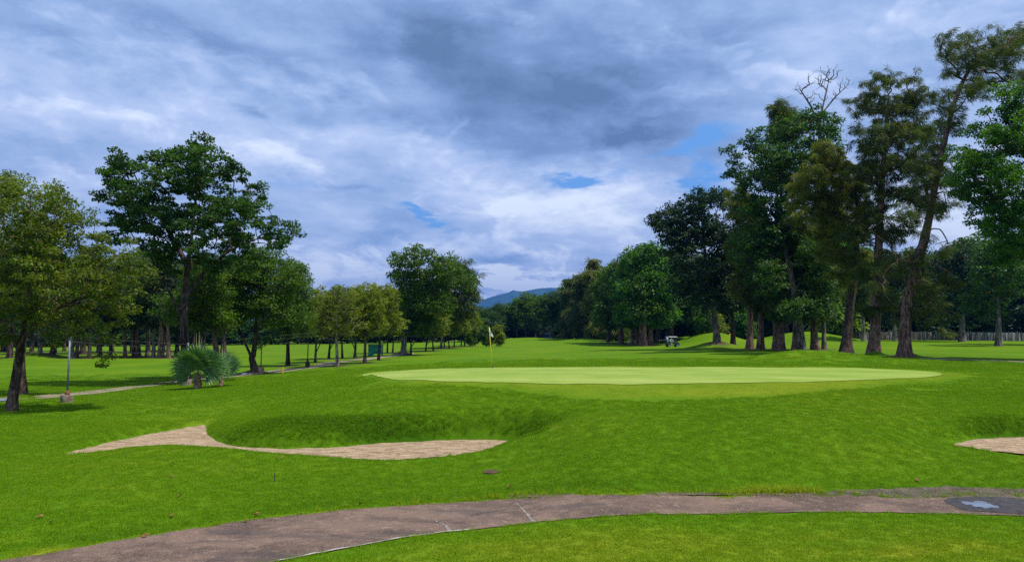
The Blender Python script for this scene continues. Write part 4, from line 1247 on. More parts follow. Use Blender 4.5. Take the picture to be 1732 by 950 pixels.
# ------------------------------------------------------------------ fan palms
def mat_palm():
    m, nt, out = material('palm_frond')
    g = nt.n('ShaderNodeNewGeometry')
    c = nt.mix(nt.rng(g.outputs['Random Per Island'], 0, 1, 0, 1, False), (.045, .125, .030), (.14, .25, .075))
    d = nt.n('ShaderNodeBsdfPrincipled', {'Base Color': c, 'Roughness': .38, 'Specular IOR Level': .5})
    t = nt.n('ShaderNodeBsdfTranslucent', {'Color': nt.mix(1., c, (1.3, 1.4, .7), 'MULTIPLY')})
    mx = nt.n('ShaderNodeMixShader', {0: .3, 1: d.outputs[0], 2: t.outputs[0]})
    nt.t.links.new(mx.outputs[0], out.inputs[0]); return m


M_PALM = mat_palm()
M_STEM = simple('palm_stalk', (.16, .22, .07), .5)
M_PSPEAR = simple('palm_spear', (.36, .38, .16), .5)
m_ptr, nt, out = material('palm_trunk_bark')
tc = nt.n('ShaderNodeNewGeometry').outputs['Position']
wv_ = nt.noise(nt.scalevec(tc, (1, 1, 1.6)), 7., 4, .6)
principled(nt, out, nt.mix(nt.rng(nt.m('ADD', wv_, nt.m('MULTIPLY', nt.noise(tc, 9, 4), .6)), .6, 1.), (.08, .045, .03), (.42, .25, .17)), .9, wv_, 1., .05)


def fan_palm(label, base, trunk_h, r0, fronds, seed, spear=1.8):
    # fans twist on their stalks, so that side fronds show their face
    r_ = np.random.default_rng(seed)
    root = thing('fan_palm', label, 'palm', tuple(base), group='fan palms by the lane')
    # trunk with old leaf boots
    mb = MB(); n = 14
    prof = []
    for i in range(17):
        t = i / 16; prof.append((r0 * (1.45 - .85 * t ** .45 + .09 * (i % 2)) , -.1 + (trunk_h + .1) * t))
    mb.lathe(prof, n=n)
    for i in range(26):
        a = i * 2.4; z = .15 + trunk_h * i / 27 * .93; rr = r0 * (1.3 - .7 * (z / trunk_h) ** .5)
        c, s = math.cos(a), math.sin(a); w = .055
        p = [(c * rr - s * w, s * rr + c * w, z), (c * rr + s * w, s * rr - c * w, z), (c * (rr + .05) + s * w * .4, s * (rr + .05) - c * w * .4, z + .13), (c * (rr + .05) - s * w * .4, s * (rr + .05) + c * w * .4, z + .13)]
        mb.add(p + [(q[0] * .9, q[1] * .9, q[2] + .02) for q in p], [(0, 1, 2, 3), (7, 6, 5, 4), (0, 4, 5, 1), (1, 5, 6, 2), (2, 6, 7, 3), (3, 7, 4, 0)])
    obj('trunk', mb.mesh('trunk'), m_ptr, root)
    for az, el, pet, lb, in fronds:
        # stalk from crown centre; blade is a pleated fan of segments about the stalk direction
        d = np.array([math.cos(el) * math.cos(az), math.cos(el) * math.sin(az), math.sin(el)])
        p0 = np.array([0, 0, trunk_h * .95]); P = []
        for k in range(6):
            t = k / 5; P.append(p0 + d * pet * t + np.array([0, 0, -.12 * pet * t * t]))
        fr = MB().tube(P, [.022, .02, .018, .016, .014, .013], 5)
        fo = obj('frond', None, None, root)
        bpy.data.objects.remove(fo)
        end = P[-1]; tdir = unit(P[-1] - P[-2])
        sidev = unit(np.cross(tdir, [0, 0, 1.])); nv = np.cross(sidev, tdir)
        pref = np.array([.35 * math.cos(az), -.75, .55]) + r_.normal(size=3) * .12
        nv = unit(pref - tdir * np.dot(pref, tdir)); sidev = np.cross(tdir, nv)
        V = []; Fq = []
        ns = 40
        for k in range(ns):
            th = R(-105 + 210 * k / (ns - 1))
            dv = tdir * math.cos(th) + sidev * math.sin(th) + nv * (.10 * math.cos(th) + .12 * abs(math.sin(th)))
            dv = unit(dv); pv = unit(np.cross(dv, nv))
            L = lb * (.80 + .2 * math.cos(th * .75)) * r_.uniform(.93, 1.05)
            w = L * .042
            sag = np.array([0, 0, -1.]) * L * r_.uniform(.03, .12)
            a = end; b = end + dv * L * .55 + sag * .12; c = end + dv * L + sag * 1.3
            up = nv * w * .5 * (1 if k % 2 else -1)
            V += [a, b - pv * w + up, c, b + pv * w - up]; i = k * 4
            Fq.append((i, i + 1, i + 2, i + 3))
        me = np_mesh('frond', np.array(V), np.array(Fq)); f = obj('frond', me, M_PALM, root)
        obj('stalk', fr.mesh('stalk', True), M_STEM, f)
    # new unopened spears
    mb = MB()
    for k in range(4):
        a = k * 1.7; tip = np.array([math.cos(a) * .16, math.sin(a) * .16, trunk_h + spear + .10 * k])
        mb.tube([(0, 0, trunk_h * .95), tip * .5 + np.array([0, 0, trunk_h * .5]), tip], [.012, .018, .004], 5)
    obj('spear_leaf', mb.mesh('spear_leaf'), M_PSPEAR, root)
    return root


r_ = np.random.default_rng(77)
fr = []
for az, el in [(90, 80), (62, 62), (118, 64), (5, 52), (176, 50), (28, 34), (156, 32), (-62, 72), (-118, 66), (-20, 44)]:
    fr.append((R(az), R(el), r_.uniform(.75, .95), r_.uniform(1.05, 1.25)))
for az, el, pt in [(-95, 74, .42), (-40, 62, .5), (-150, 58, .5), (170, 36, .55), (12, 30, .55), (100, 55, .5)]:
    fr.append((R(az), R(el), pt, r_.uniform(.95, 1.1)))
bp = ground(334, 657)
SC = bp[1] / F
fan_palm('large fan palm with a stout orange-brown trunk before the tall scarred tree', bp, .72, .21, fr, 3, 2.1)
fr = [(R(a), R(e), .6, .9) for a, e in [(-5, 32), (20, 58), (80, 74), (-50, 50)]]
bp2 = Vector(at(374, 640, bp[1] + 1.6)); bp2.z = H1(bp2.x, bp2.y)
fan_palm('smaller fan palm half hidden behind the right side of the large one', bp2, .75, .13, fr, 4, 1.3)

# ------------------------------------------------------------------ lane poles with concrete feet and wires
M_STEEL = simple('weathered_steel', (.22, .24, .25), .55, .3, 9, .4)
M_RUST = simple('rusty_iron', (.17, .07, .035), .9, .5, 12)
M_FOOT = mat_dirt('footing_concrete', (.16, .11, .085), (.34, .27, .22))
M_BLACK = simple('black_paint', (.02, .02, .02), .6)
M_WIRE = simple('wire', (.10, .10, .10), .6)
poles = []
for px, py, ph, fh, fw, lab, dark in [(113, 680, 2.85, .36, .27, 'steel pole in a round concrete block beside the left lane, nearest', 0), (316, 651, 2.2, .33, .26, 'thin pole in a square brown block left of the fan palm', 0),
                                      (441, 631, 2.4, .42, .24, 'thin pole in a concrete foot right of the forked tree', 0), (520, 621, 2.6, .5, .2, 'dark pole on a black foot before the small row trees', 1),
                                      (602, 606, 2.3, .3, .15, 'thin dark pole between row trees left of the teal shelter', 1)]:
    b = ground(px, py)
    root = thing('lane_pole', lab, 'pole', tuple(b), group='poles along the left lane')
    if px == 316:
        obj('footing', MB().box((0, 0, fh / 2 - .05), (fw * 2, fw * 2, fh + .1), .3, .02).mesh('footing'), M_FOOT, root)
    else:
        obj('footing', MB().lathe([(fw * .96, -.1), (fw, 0), (fw * 1.03, fh * .5), (fw, fh * .95), (fw * .93, fh)], n=22).mesh('footing', False), M_BLACK if dark and px == 520 else M_FOOT, root)
    obj('collar', MB().lathe([(.10, fh - .02), (.11, fh + .06), (.07, fh + .16), (.05, fh + .2)], n=12).mesh('collar', True), M_RUST if not dark else M_BLACK, root)
    obj('pole', MB().tube([(0, 0, fh), (.015, 0, fh + ph * .5), (0, 0, fh + ph)], [.048, .045, .04], 10).mesh('pole', True), M_STEEL if not dark else M_BLACK, root)
    obj('insulator', MB().lathe([(.02, fh + ph - .28), (.075, fh + ph - .24), (.04, fh + ph - .2), (.08, fh + ph - .14), (.04, fh + ph - .1), (.05, fh + ph + .03)], n=10).mesh('insulator', True), M_STEEL, root)
    poles.append((b, fh + ph))
WL = [('upper', .0), ('middle', .28), ('lower', .62)]
ends = [Vector(at(-260, 586, 26))] + [b + Vector((0, 0, h)) for b, h in poles[:4]]
for nm, dz in WL:
    mb = MB(); pts = []
    for a, b in zip(ends[:-1], ends[1:]):
        for k in range(12):
            t = k / 12; p = a.lerp(b, t); pts.append((p.x, p.y - .05, p.z - dz - .9 * t * (1 - t) * .25 - .05))
    pts.append((ends[-1].x, ends[-1].y, ends[-1].z - dz - .05))
    mb.tube(pts, .0055, 4)
    o = thing('wire', f'{nm} of the thin wires strung between the lane poles', 'wire', (0, 0, 0), group='wires between the lane poles', me=mb.mesh('wire'), mat=M_WIRE)

# yellow stake, small brown stake, markers
M_YEL = simple('yellow_paint', (.62, .42, .04), .6, .15)
M_WHT = simple('white_paint', (.75, .75, .72), .6, .08)
M_WOOD = simple('old_wood', (.10, .06, .04), .9, .4)
b = ground(478, 632)
s = thing('marker_stake', 'short yellow stake in the grass before the left lane', 'stake', tuple(b), me=MB().box((0, 0, .2), (.10, .06, .5), 0, .01).box((0, 0, .455), (.07, .035, .03), 0, .008).mesh('marker_stake'), mat=M_YEL)
b = ground(464, 815)
s = thing('wooden_peg', 'thin dark wooden peg standing in the foreground turf', 'peg', tuple(b), me=MB().tube([(0, 0, -.05), (.004, 0, .12), (-.006, 0, .235)], [.014, .012, .007], 7).tube([(0, 0, .15), (-.02, 0, .19)], [.006, .004], 5).mesh('wooden_peg'), mat=M_WOOD)
b = ground(1063, 581)
s = thing('tee_marker', 'small white marker block on the fairway left of the cart', 'marker', tuple(b), me=MB().box((0, 0, .22), (.3, .2, .55), .1, .03).mesh('tee_marker'), mat=M_WHT)
b = ground(1278, 570, hi=200)
s = thing('yard_marker', 'tiny yellow marker on the fairway seen between right trunks', 'marker', tuple(b), me=MB().tube([(0, 0, -.1), (0, 0, .5)], .03, 8).box((0, 0, .62), (.5, .06, .4), 0, .02).mesh('yard_marker'), mat=M_YEL)
# flat brown cover in the turf
b = ground(830, 799)
_e = .2; _nx = -(H1(b.x + _e, b.y) - H1(b.x - _e, b.y)) / (2 * _e); _ny = -(H1(b.x, b.y + _e) - H1(b.x, b.y - _e)) / (2 * _e)
M_COVER = mat_dirt('rusty_cover', (.06, .04, .028), (.13, .085, .055))
cov = thing('valve_cover', 'round brown valve cover sunk in the foreground turf', 'cover', tuple(b), me=MB().lathe([(.20, -.09), (.20, .002), (.19, .008), (.165, .008), (.16, .002), (.03, .006), (.02, .012)], n=36).mesh('valve_cover'), mat=M_COVER)

cov.rotation_euler = Vector((_nx, _ny, 1)).to_track_quat('Z', 'Y').to_euler(); cov.location.z += .03

# fallen leaves
M_DEAD = simple('dead_leaf', (.20, .085, .035), .8, .4, 20)


def leaf_mesh():
    V = [(0, -.07, .0), (-.035, -.02, .02), (-.03, .03, .025), (0, .075, .01), (.03, .03, .012), (.035, -.02, .03), (0, -.02, .005), (0, .03, .003)]
    top = V; bot = [(x, y, z - .003) for x, y, z in V]
    f = [(0, 6, 1), (1, 6, 7, 2), (2, 7, 3), (0, 5, 6), (5, 4, 7, 6), (4, 3, 7)]
    mb = MB().add(top + bot, [q for q in f] + [tuple(8 + i for i in reversed(q)) for q in f] + [(0, 1, 9, 8), (1, 2, 10, 9), (2, 3, 11, 10), (3, 4, 12, 11), (4, 5, 13, 12), (5, 0, 8, 13)])
    return mb.mesh('fallen_leaf')


lm = leaf_mesh(); lm.materials.append(M_DEAD)
LEAVES = [(292, 876, 'left of the three near the path edge, by the lower turf'), (68, 878, 'in the far left foreground turf'), (88, 886, 'just right of the far left one'), (434, 874, 'on the turf edge above the path bend'),
          (416, 884, 'at the path edge below the edge leaf'), (304, 841, 'small and pale in the left turf'), (478, 776, 'large one just in front of the sand'), (245, 910, 'orange one at the path rim lower left'), (917, 758, 'pale one right of the bunker'),
          (862, 826, 'upright one by the weeds above the path'), (610, 856, 'one in long grass above the path middle'), (290, 808, 'faint one in turf below the left sand'), (1552, 815, 'one on the right turf above the gravel')]
for px, py, t in LEAVES:
    b = ground(px, py)
    o = thing('fallen_leaf', 'brown fallen leaf, ' + t, 'leaf', (b.x, b.y, b.z + .045), random.uniform(0, 6), 'brown leaves fallen on the turf', me=lm)
    o.scale = (random.uniform(.8, 1.2),) * 3; o.rotation_euler = (random.uniform(-.4, .6), random.uniform(-.4, .4), random.uniform(0, 6))

# ------------------------------------------------------------------ flag
b = ground(833, 622.6)
M_STICK = simple('yellow_stick', (.62, .52, .06), .4, .08)
m_flag, nt, out = material('flag_cloth')
d_ = nt.n('ShaderNodeBsdfDiffuse', {'Color': (.82, .82, .84, 1)}); t_ = nt.n('ShaderNodeBsdfTranslucent', {'Color': (.8, .8, .82, 1)})
nt.t.links.new(nt.n('ShaderNodeMixShader', {0: .35, 1: d_.outputs[0], 2: t_.outputs[0]}).outputs[0], out.inputs[0])
fl = thing('golf_flag', 'yellow flagstick with a limp white flag at the back of the green', 'flag', tuple(b))
Yf = b[1]; topf = Vector(at(827.3, 553, Yf)) - b
obj('stick', MB().tube([(0, 0, -.05), tuple(topf * .5), tuple(topf)], [.019, .018, .014], 8).mesh('stick', True), M_STICK, fl)
obj('cup', MB().lathe([(.054, -.08), (.054, .021), (.060, .021), (.060, -.08)], n=24).mesh('cup'), M_WHT, fl)
obj('ferrule', MB().lathe([(.024, 0), (.026, .04), (.022, .12), (.018, .14)], c=(0, 0, .02), n=10).mesh('ferrule', True), M_BLACK, fl)
V = []; nu, nv = 16, 14
for i in range(nu):
    for j in range(nv):
        u, v = i / (nu - 1), j / (nv - 1)      # u away from the stick, v down
        # cloth hanging: the free edge falls down and folds
        x = .02 + u * .20 * (.35 + .65 * math.sin(min(1, v * 1.05) * math.pi * .62)) ; z = -v * .40 - u * (.28 * (1 - v * .55)) ; y = .045 * math.sin(u * 7 + v * 2) * (u + .1)
        V.append((x, y, z))
Fq = [(i * nv + j, (i + 1) * nv + j, (i + 1) * nv + j + 1, i * nv + j + 1) for i in range(nu - 1) for j in range(nv - 1)]
cl = obj('flag_cloth', np_mesh('flag_cloth', np.array(V), np.array(Fq), True), m_flag, fl)
cl.location = topf - Vector((0, 0, .015))
sm = cl.modifiers.new('thick', 'SOLIDIFY'); sm.thickness = .003


# ------------------------------------------------------------------ people
def skin_person(name, label, loc, rz, joints, edges, radii, shirt, pants, skin, hair, zsplit, group=None, headpos=None, hat=None, seated=False):
    me = bpy.data.meshes.new('person'); me.from_pydata(joints, edges, []); me.update()
    o = thing(name, label, 'person', loc, rz, group, me=me)
    md = o.modifiers.new('skin', 'SKIN'); md.use_smooth_shade = True
    sv = me.skin_vertices[0].data if me.skin_vertices else None
    if sv is None:
        bpy.context.view_layer.objects.active = o; sv = me.skin_vertices[0].data
    for i, r in enumerate(radii): sv[i].radius = (r, r)
    sv[0].use_root = True
    ss = o.modifiers.new('sub', 'SUBSURF'); ss.levels = 1; ss.render_levels = 1
    m, nt, out = material(name + '_clothes')
    sep = nt.n('ShaderNodeSeparateXYZ', {0: nt.n('ShaderNodeTexCoord').outputs['Object']})
    z = sep.outputs[2]
    c = nt.mix(nt.m('GREATER_THAN', z, zsplit[0]), pants, shirt)
    c = nt.mix(nt.m('GREATER_THAN', z, zsplit[1]), c, skin)
    principled(nt, out, c, .8)
    me.materials.append(m)
    hx, hy, hz = headpos
    hm = MB().lathe([(.02, -.0), (.085, .0), (.112, .06), (.115, .10), (.13, .115), (.02, .16)], c=(hx, hy, hz), n=14)
    if hat: hm.box((hx, hy - .12, hz + .02), (.15, .14, .015), 0, .004)
    obj('hair' if not hat else 'cap', hm.mesh('cap', True), simple(name + '_hat', hair, .8), o)
    return o


SKIN = (.30, .17, .11)
# ------------------------------------------------------------------ golf cart
b = ground(1137, 586.5, lo=110, hi=170)
M_CARTW = simple('cart_white', (.75, .76, .78), .35, .05)
M_CARTD = simple('cart_dark_body', (.03, .035, .05), .3, .2)
M_SEAT = simple('cart_seat_vinyl', (.10, .10, .10), .5)
M_TYRE = simple('tyre_rubber', (.02, .02, .02), .8)
M_RIM = simple('wheel_rim', (.55, .56, .58), .35, .1)
cart = thing('golf_cart', 'golf cart with white roof and dark body driving on the fairway edge', 'golf cart', tuple(b), R(12))
# local: +x forward
bd = MB(); prof = [(-1.15, .32), (-1.15, .78), (-.55, .82), (-.5, .40), (.42, .38), (.62, .42), (.72, .86), (.85, .92), (1.18, .72), (1.25, .5), (1.22, .3)]
for sgn in (0,):
    L_ = [(x, -.55, z) for x, z in prof]; R_ = [(x, .55, z) for x, z in prof]; n = len(prof)
    bd.add(L_ + R_, [tuple(range(n)), tuple(range(2 * n - 1, n - 1, -1))] + [(i, i + n, (i + 1) % n + n, (i + 1) % n) for i in range(n)])
obj('body', bd.mesh('body'), M_CARTD, cart)
obj('roof', MB().box((.0, 0, 1.86), (1.75, 1.15, .06), 0, .025).box((0, 0, 1.905), (1.3, .8, .03), 0, .014).mesh('roof'), M_CARTW, cart)
for x, y in ((.62, .5), (.62, -.5), (-.68, .5), (-.68, -.5)):
    obj('roof_post', MB().tube([(x + (.15 if x > 0 else -.12), y, .80), (x, y, 1.84)], .022, 8).mesh('roof_post', True), M_BLACK, cart)
st = obj('seat', MB().box((-.25, 0, .87), (.52, 1.05, .14), 0, .04).mesh('seat'), M_SEAT, cart)
obj('backrest', MB().box((-.52, 0, 1.18), (.10, 1.02, .42), 0, .035).mesh('backrest'), M_CARTW, cart)
m_gl, nt, out = material('windshield_glass'); principled(nt, out, (.7, .8, .8), .05, None, spec=.5, **{'Transmission Weight': .95})
obj('windshield', MB().box((.70, 0, 1.34), (.012, .94, .85)).mesh('windshield'), m_gl, cart)
sw = obj('steering_wheel', MB().lathe([(.17, 0), (.185, .012), (.17, .024), (.16, .012)], c=(.30, .28, 1.1), n=18, axis='x').tube([(.55, .28, .75), (.31, .28, 1.1)], .02, 6).mesh('steering_wheel'), M_BLACK, cart)
for x, y in ((.82, .52), (.82, -.52), (-.82, .52), (-.82, -.52)):
    w = obj('wheel', MB().lathe([(.12, -.09), (.20, -.10), (.235, -.07), (.24, 0), (.235, .07), (.20, .10), (.12, .09)], c=(x, y, .235), n=20, axis='y').mesh('wheel', True), M_TYRE, cart)
    obj('rim', MB().lathe([(.03, -.075), (.125, -.092), (.13, .092), (.03, .075)], c=(x, y * 1.02, .235), n=14, axis='y').mesh('rim'), M_RIM, w)
for y in (.33, -.33):
    obj('headlight', MB().lathe([(.02, 0), (.07, .0), (.075, .02), (.04, .05)], c=(1.17, y, .62), n=12, axis='x').mesh('headlight'), M_CARTW, cart)
M_BAGA, M_BAGB = simple('golf_bag_blue', (.10, .14, .22), .7), simple('golf_bag_white', (.55, .56, .58), .6)
cb = cart.matrix_basis.copy()
import mathutils
Rz = mathutils.Matrix.Rotation(R(12), 3, 'Z')
for y, mt, lab in ((.25, M_BAGA, 'dark blue golf bag standing on the cart rear'), (-.25, M_BAGB, 'white golf bag standing on the cart rear nearest the camera')):
    p = Vector(b) + Rz @ Vector((-.95, y, .83))
    g = thing('golf_bag', lab, 'golf bag', tuple(p), R(12), 'golf bags on the cart')
    obj('bag_body', MB().tube([(0, 0, 0), (-.03, 0, .45), (-.08, 0, .85)], [.13, .13, .15], 14).mesh('bag_body', True), mt, g)
    mb = MB()
    for k in range(5):
        a = k * 1.26; mb.tube([(-.08 + .05 * math.cos(a), .05 * math.sin(a), .8), (-.10 + .09 * math.cos(a), .09 * math.sin(a), 1.05)], [.008, .008], 5).box((-.10 + .09 * math.cos(a), .09 * math.sin(a), 1.07), (.09, .04, .05), a, .01)
    obj('clubs', mb.mesh('clubs'), M_RIM, g)
# seated driver
J = [(0, 0, .0), (0, 0, .25), (0, 0, .48), (.0, 0, .58), (.03, 0, .74), (.03, 0, .82),
     (0, .2, .47), (.16, .26, .26), (.42, .22, .24), (0, -.2, .47), (.14, -.26, .24), (.40, -.12, .22),
     (.05, .1, -.01), (.45, .12, .03), (.55, .12, -.40), (.68, .12, -.42), (.05, -.1, -.01), (.45, -.14, .03), (.55, -.14, -.40), (.68, -.14, -.42)]
E = [(0, 1), (1, 2), (2, 3), (3, 4), (4, 5), (2, 6), (6, 7), (7, 8), (2, 9), (9, 10), (10, 11), (0, 12), (12, 13), (13, 14), (14, 15), (0, 16), (16, 17), (17, 18), (18, 19)]
RR_ = [.15, .15, .15, .06, .10, .08, .07, .05, .035, .07, .05, .035, .09, .07, .05, .04, .09, .07, .05, .04]
for y, lab, sh in ((.27, 'person in white shirt and cap driving the golf cart', (.75, .75, .77)), (-.27, 'person in grey shirt riding beside the cart driver', (.45, .47, .52))):
    p = Vector(b) + Rz @ Vector((-.28, y, 1.0))
    skin_person('person', lab, tuple(p), R(12), J, E, RR_, sh, (.04, .04, .06), SKIN, (.6, .6, .6), (.02, .56), 'people on the golf cart', (.03, 0, .77), True)
# standing golfer far off
J = [(0, 0, .95), (0, 0, 1.2), (0, 0, 1.42), (0, 0, 1.5), (0, -.01, 1.62), (0, -.01, 1.70),
     (.19, 0, 1.40), (.24, 0, 1.12), (.18, -.18, .98), (-.19, 0, 1.40), (-.24, .0, 1.12), (-.2, -.05, .86),
     (.1, 0, .88), (.11, 0, .5), (.12, 0, .07), (.12, -.14, .04), (-.1, 0, .88), (-.11, .02, .5), (-.12, .03, .07), (-.12, -.12, .04)]
b2 = Vector(at(1234, 568, 158)); b2.z = H1(b2.x, b2.y)
skin_person('person', 'person in orange shirt and dark trousers standing far off between right trunks', tuple(b2), 0, J, E, RR_, (.65, .16, .05), (.02, .02, .03), SKIN, (.02, .015, .01), (.97, 1.46), None, (0, -.01, 1.66), False)
# parked cart roof far behind -> a white bench seen left of the cart
b3 = Vector(at(1119, 574, 158)); b3.z = H1(b3.x, b3.y)
bn = thing('bench', 'white slab bench in the shade left behind the cart', 'bench', tuple(b3), .1)
obj('seat', MB().box((0, 0, .72), (1.5, .5, .12), 0, .03).mesh('seat'), M_WHT, bn)
for x in (-.55, .55): obj('leg', MB().box((x, 0, .33), (.12, .4, .7), 0, .02).mesh('leg'), M_CONCD, bn)

# ------------------------------------------------------------------ teal shelter between the row trees
b = ground(634, 603)
sc = b[1] / F
w, hh = 22 * sc, 20 * sc
M_TEAL = simple('teal_tarp', (.015, .20, .19), .6, .35, 2.5)
M_ROOFD = simple('dark_roof', (.05, .055, .06), .7)
sh = thing('tarp_shelter', 'small shelter with teal tarp sides and a flat dark roof among the row trees', 'shelter', (b.x, b.y, b.z))
obj('roof', MB().box((0, .4, hh + .06), (w * 1.35, 1.6, .07), 0, .02).mesh('roof'), M_ROOFD, sh)
for x in (-w / 2, w / 2):
    for y in (0., .9): obj('post', MB().tube([(x, y, -.1), (x, y, hh + .02)], .03, 8).mesh('post', True), M_STEEL, sh)
V = []; nu, nv = 24, 12
for i in range(nu):
    for j in range(nv):
        u, v = i / (nu - 1), j / (nv - 1)
        V.append(((u - .5) * w, -.04 - .06 * math.sin(u * 13) * v - .12 * math.sin(v * 3.1) * math.sin(u * 3.1), hh - v * hh * (.94 - .22 * u + .08 * math.sin(u * 9))))
Fq = [(i * nv + j, i * nv + j + 1, (i + 1) * nv + j + 1, (i + 1) * nv + j) for i in range(nu - 1) for j in range(nv - 1)]
t = obj('tarp', np_mesh('tarp', np.array(V), np.array(Fq), True), M_TEAL, sh)
t.modifiers.new('thick', 'SOLIDIFY').thickness = .01
t2 = obj('tarp', np_mesh('tarp', np.array([(w / 2 + .05 + .05 * math.sin(j * 2.), .05 + (i / 7) * .85, hh - j / 9 * hh * .85) for i in range(8) for j in range(10)]),
                         np.array([(i * 10 + j, i * 10 + j + 1, i * 10 + j + 11, i * 10 + j + 10) for i in range(7) for j in range(9)]), True), M_TEAL, sh)
t2.modifiers.new('thick', 'SOLIDIFY').thickness = .01

# ------------------------------------------------------------------ streaked wall on the right, made of panels between posts
m_wall, nt, out = material('streaked_wall')
pos = nt.n('ShaderNodeTexCoord').outputs['Object']
n1 = nt.noise(nt.scalevec(pos, (1.6, 1, .12)), 1.2, 5, .7); n2 = nt.noise(nt.scalevec(pos, (.3, 1, .3)), .5, 3)
c = nt.mix(nt.rng(n1, .40, .58), (.075, .065, .055), (.50, .50, .50))
c = nt.mix(nt.rng(n2, .42, .58, .0, .75), c, (.10, .09, .075))
principled(nt, out, c, .9, n1, .3, .02)
A = np.array(at(1430, 575, 160)); B = np.array(at(1990, 577, 156))
wr = thing('perimeter_wall', 'long streaked pale wall with dark uprights under the hedge at right', 'wall', (A[0], A[1], 0))
Lw = np.linalg.norm((B - A)[:2]); dv = (B - A)[:2] / Lw; ang = math.atan2(dv[1], dv[0])
wr.rotation_euler[2] = ang
npan = int(Lw / 2.6)
for i in range(npan):
    x = (i + .5) * Lw / npan
    p = A[:2] + dv * x; z = H1(p[0], p[1])
    obj('panel', MB().box((x, 0, z + .85 - .1), (Lw / npan - .05, .12, 2.0)).mesh('panel'), m_wall, wr)
    pz_ = z
    obj('upright', MB().box((x + Lw / npan / 2, -.02, z + .9), (.20, .24, 2.2), 0, .02).mesh('upright'), simple('upright_%d' % i, (.07, .06, .055), .9) if i == 0 else bpy.data.materials['upright_0'], wr)
# slender palings leaning before the wall
M_PALE = simple('weathered_paling', (.30, .25, .20), .9, .5, 3)
M_PALD = simple('dark_paling', (.06, .045, .04), .9, .4, 3)
for mt, off_, cnt_, nm, lab in ((M_PALE, 0., 92, 'paling', 'row of pale weathered stakes standing against the perimeter wall'), (M_PALD, .3, 96, 'paling', 'row of dark weathered stakes standing against the perimeter wall')):
    fo = thing('stake_fence', lab, 'fence', (A[0], A[1] - .45 - off_, 0), ang, group='stakes before the perimeter wall')
    for i in range(cnt_):
        x = Lw * (i + rb.uniform(.05, .95)) / cnt_
        p = A[:2] + dv * x; z = H1(p[0], p[1] - .45 - off_); hg = rb.uniform(1.4, 2.1); lx = rb.uniform(-.15, .15)
        obj('paling', MB().tube([(x, 0, z - .1), (x + lx * .5, 0, z + hg * .5), (x + lx, 0, z + hg)], [.09, .08, .06], 6).mesh('paling'), mt, fo)

# ------------------------------------------------------------------ mountain
M_MT, nt, out = material('mountain_forest')
pos = nt.n('ShaderNodeNewGeometry').outputs['Position']
principled(nt, out, nt.mix(nt.rng(nt.noise(pos, .006, 5), .35, .65), (.012, .035, .016), (.03, .07, .03)), .95)
D = 8600.; k = D / F
prof = [(560, 571), (700, 552), (780, 527), (812, 508), (826, 501), (846, 495), (860, 492), (868, 487.5), (873, 489), (884, 490), (900, 487), (916, 484.5), (932, 484), (952, 485), (985, 488), (1040, 500), (1150, 520), (1300, 545), (1480, 571)]
xs = np.linspace((560 - CX) * k, (1480 - CX) * k, 240); ys = np.linspace(-1900, 1900, 60)
hx = np.interp(xs, [(p[0] - CX) * k for p in prof], [max(0, (571 - p[1])) * k for p in prof])
XX, YY = np.meshgrid(xs, ys, indexing='ij')
nz = np.zeros_like(XX)
for q in range(1, 7):
    f = .0008 * 1.9 ** q; nz += np.sin(XX * f + q * 1.7 + np.sin(YY * f * 1.3 + q)) * np.cos(YY * f * 1.1 + q * 2.3 + np.sin(XX * f * .7)) / 1.9 ** q
fall = np.clip(1 - np.abs(YY) / 1900, 0, 1) ** 1.1
ZZ = CAMZ + hx[:, None] * fall * (1 + .28 * nz * (1 - fall ** 3)) + nz * 4 - 8
i = np.arange(239)[:, None] * 60; j = np.arange(59)[None]
Fq = np.stack([i + j, i + 60 + j, i + 61 + j, i + 1 + j], -1).reshape(-1, 4)
obj('mountain', np_mesh('mountain', np.c_[XX.ravel(), YY.ravel() + D, ZZ.ravel()], Fq, True), M_MT, kind='structure')

# ------------------------------------------------------------------ haze
HAZE = True
if HAZE:
    m_h = bpy.data.materials.new('haze'); m_h.use_nodes = True; nt = NT(m_h.node_tree); out = nt.n('ShaderNodeOutputMaterial')
    v = nt.n('ShaderNodeVolumePrincipled', {'Color': (.05, .22, .66, 1), 'Density': .00010, 'Anisotropy': .0})
    nt.t.links.new(v.outputs[0], out.inputs['Volume'])
    mb = MB().box((0, 4900, 339), (20000, 11400, 720))
    hz = obj('haze', mb.mesh('haze'), m_h, kind='stuff')
    hz.visible_shadow = True

# ------------------------------------------------------------------ light and sky
SUN_EL, SUN_AZ = 64., 112.          # azimuth measured from the view direction (+y) towards the right (+x)
sd = bpy.data.lights.new('sun', 'SUN'); sd.energy = 4.0; sd.angle = R(1.2); sd.color = (1., .95, .86)
so = bpy.data.objects.new('sun', sd); COL.objects.link(so)
dirv = Vector((math.sin(R(SUN_AZ)) * math.cos(R(SUN_EL)), math.cos(R(SUN_AZ)) * math.cos(R(SUN_EL)), math.sin(R(SUN_EL))))
so.rotation_euler = dirv.to_track_quat('Z', 'Y').to_euler()
so.location = (0, 0, 60)

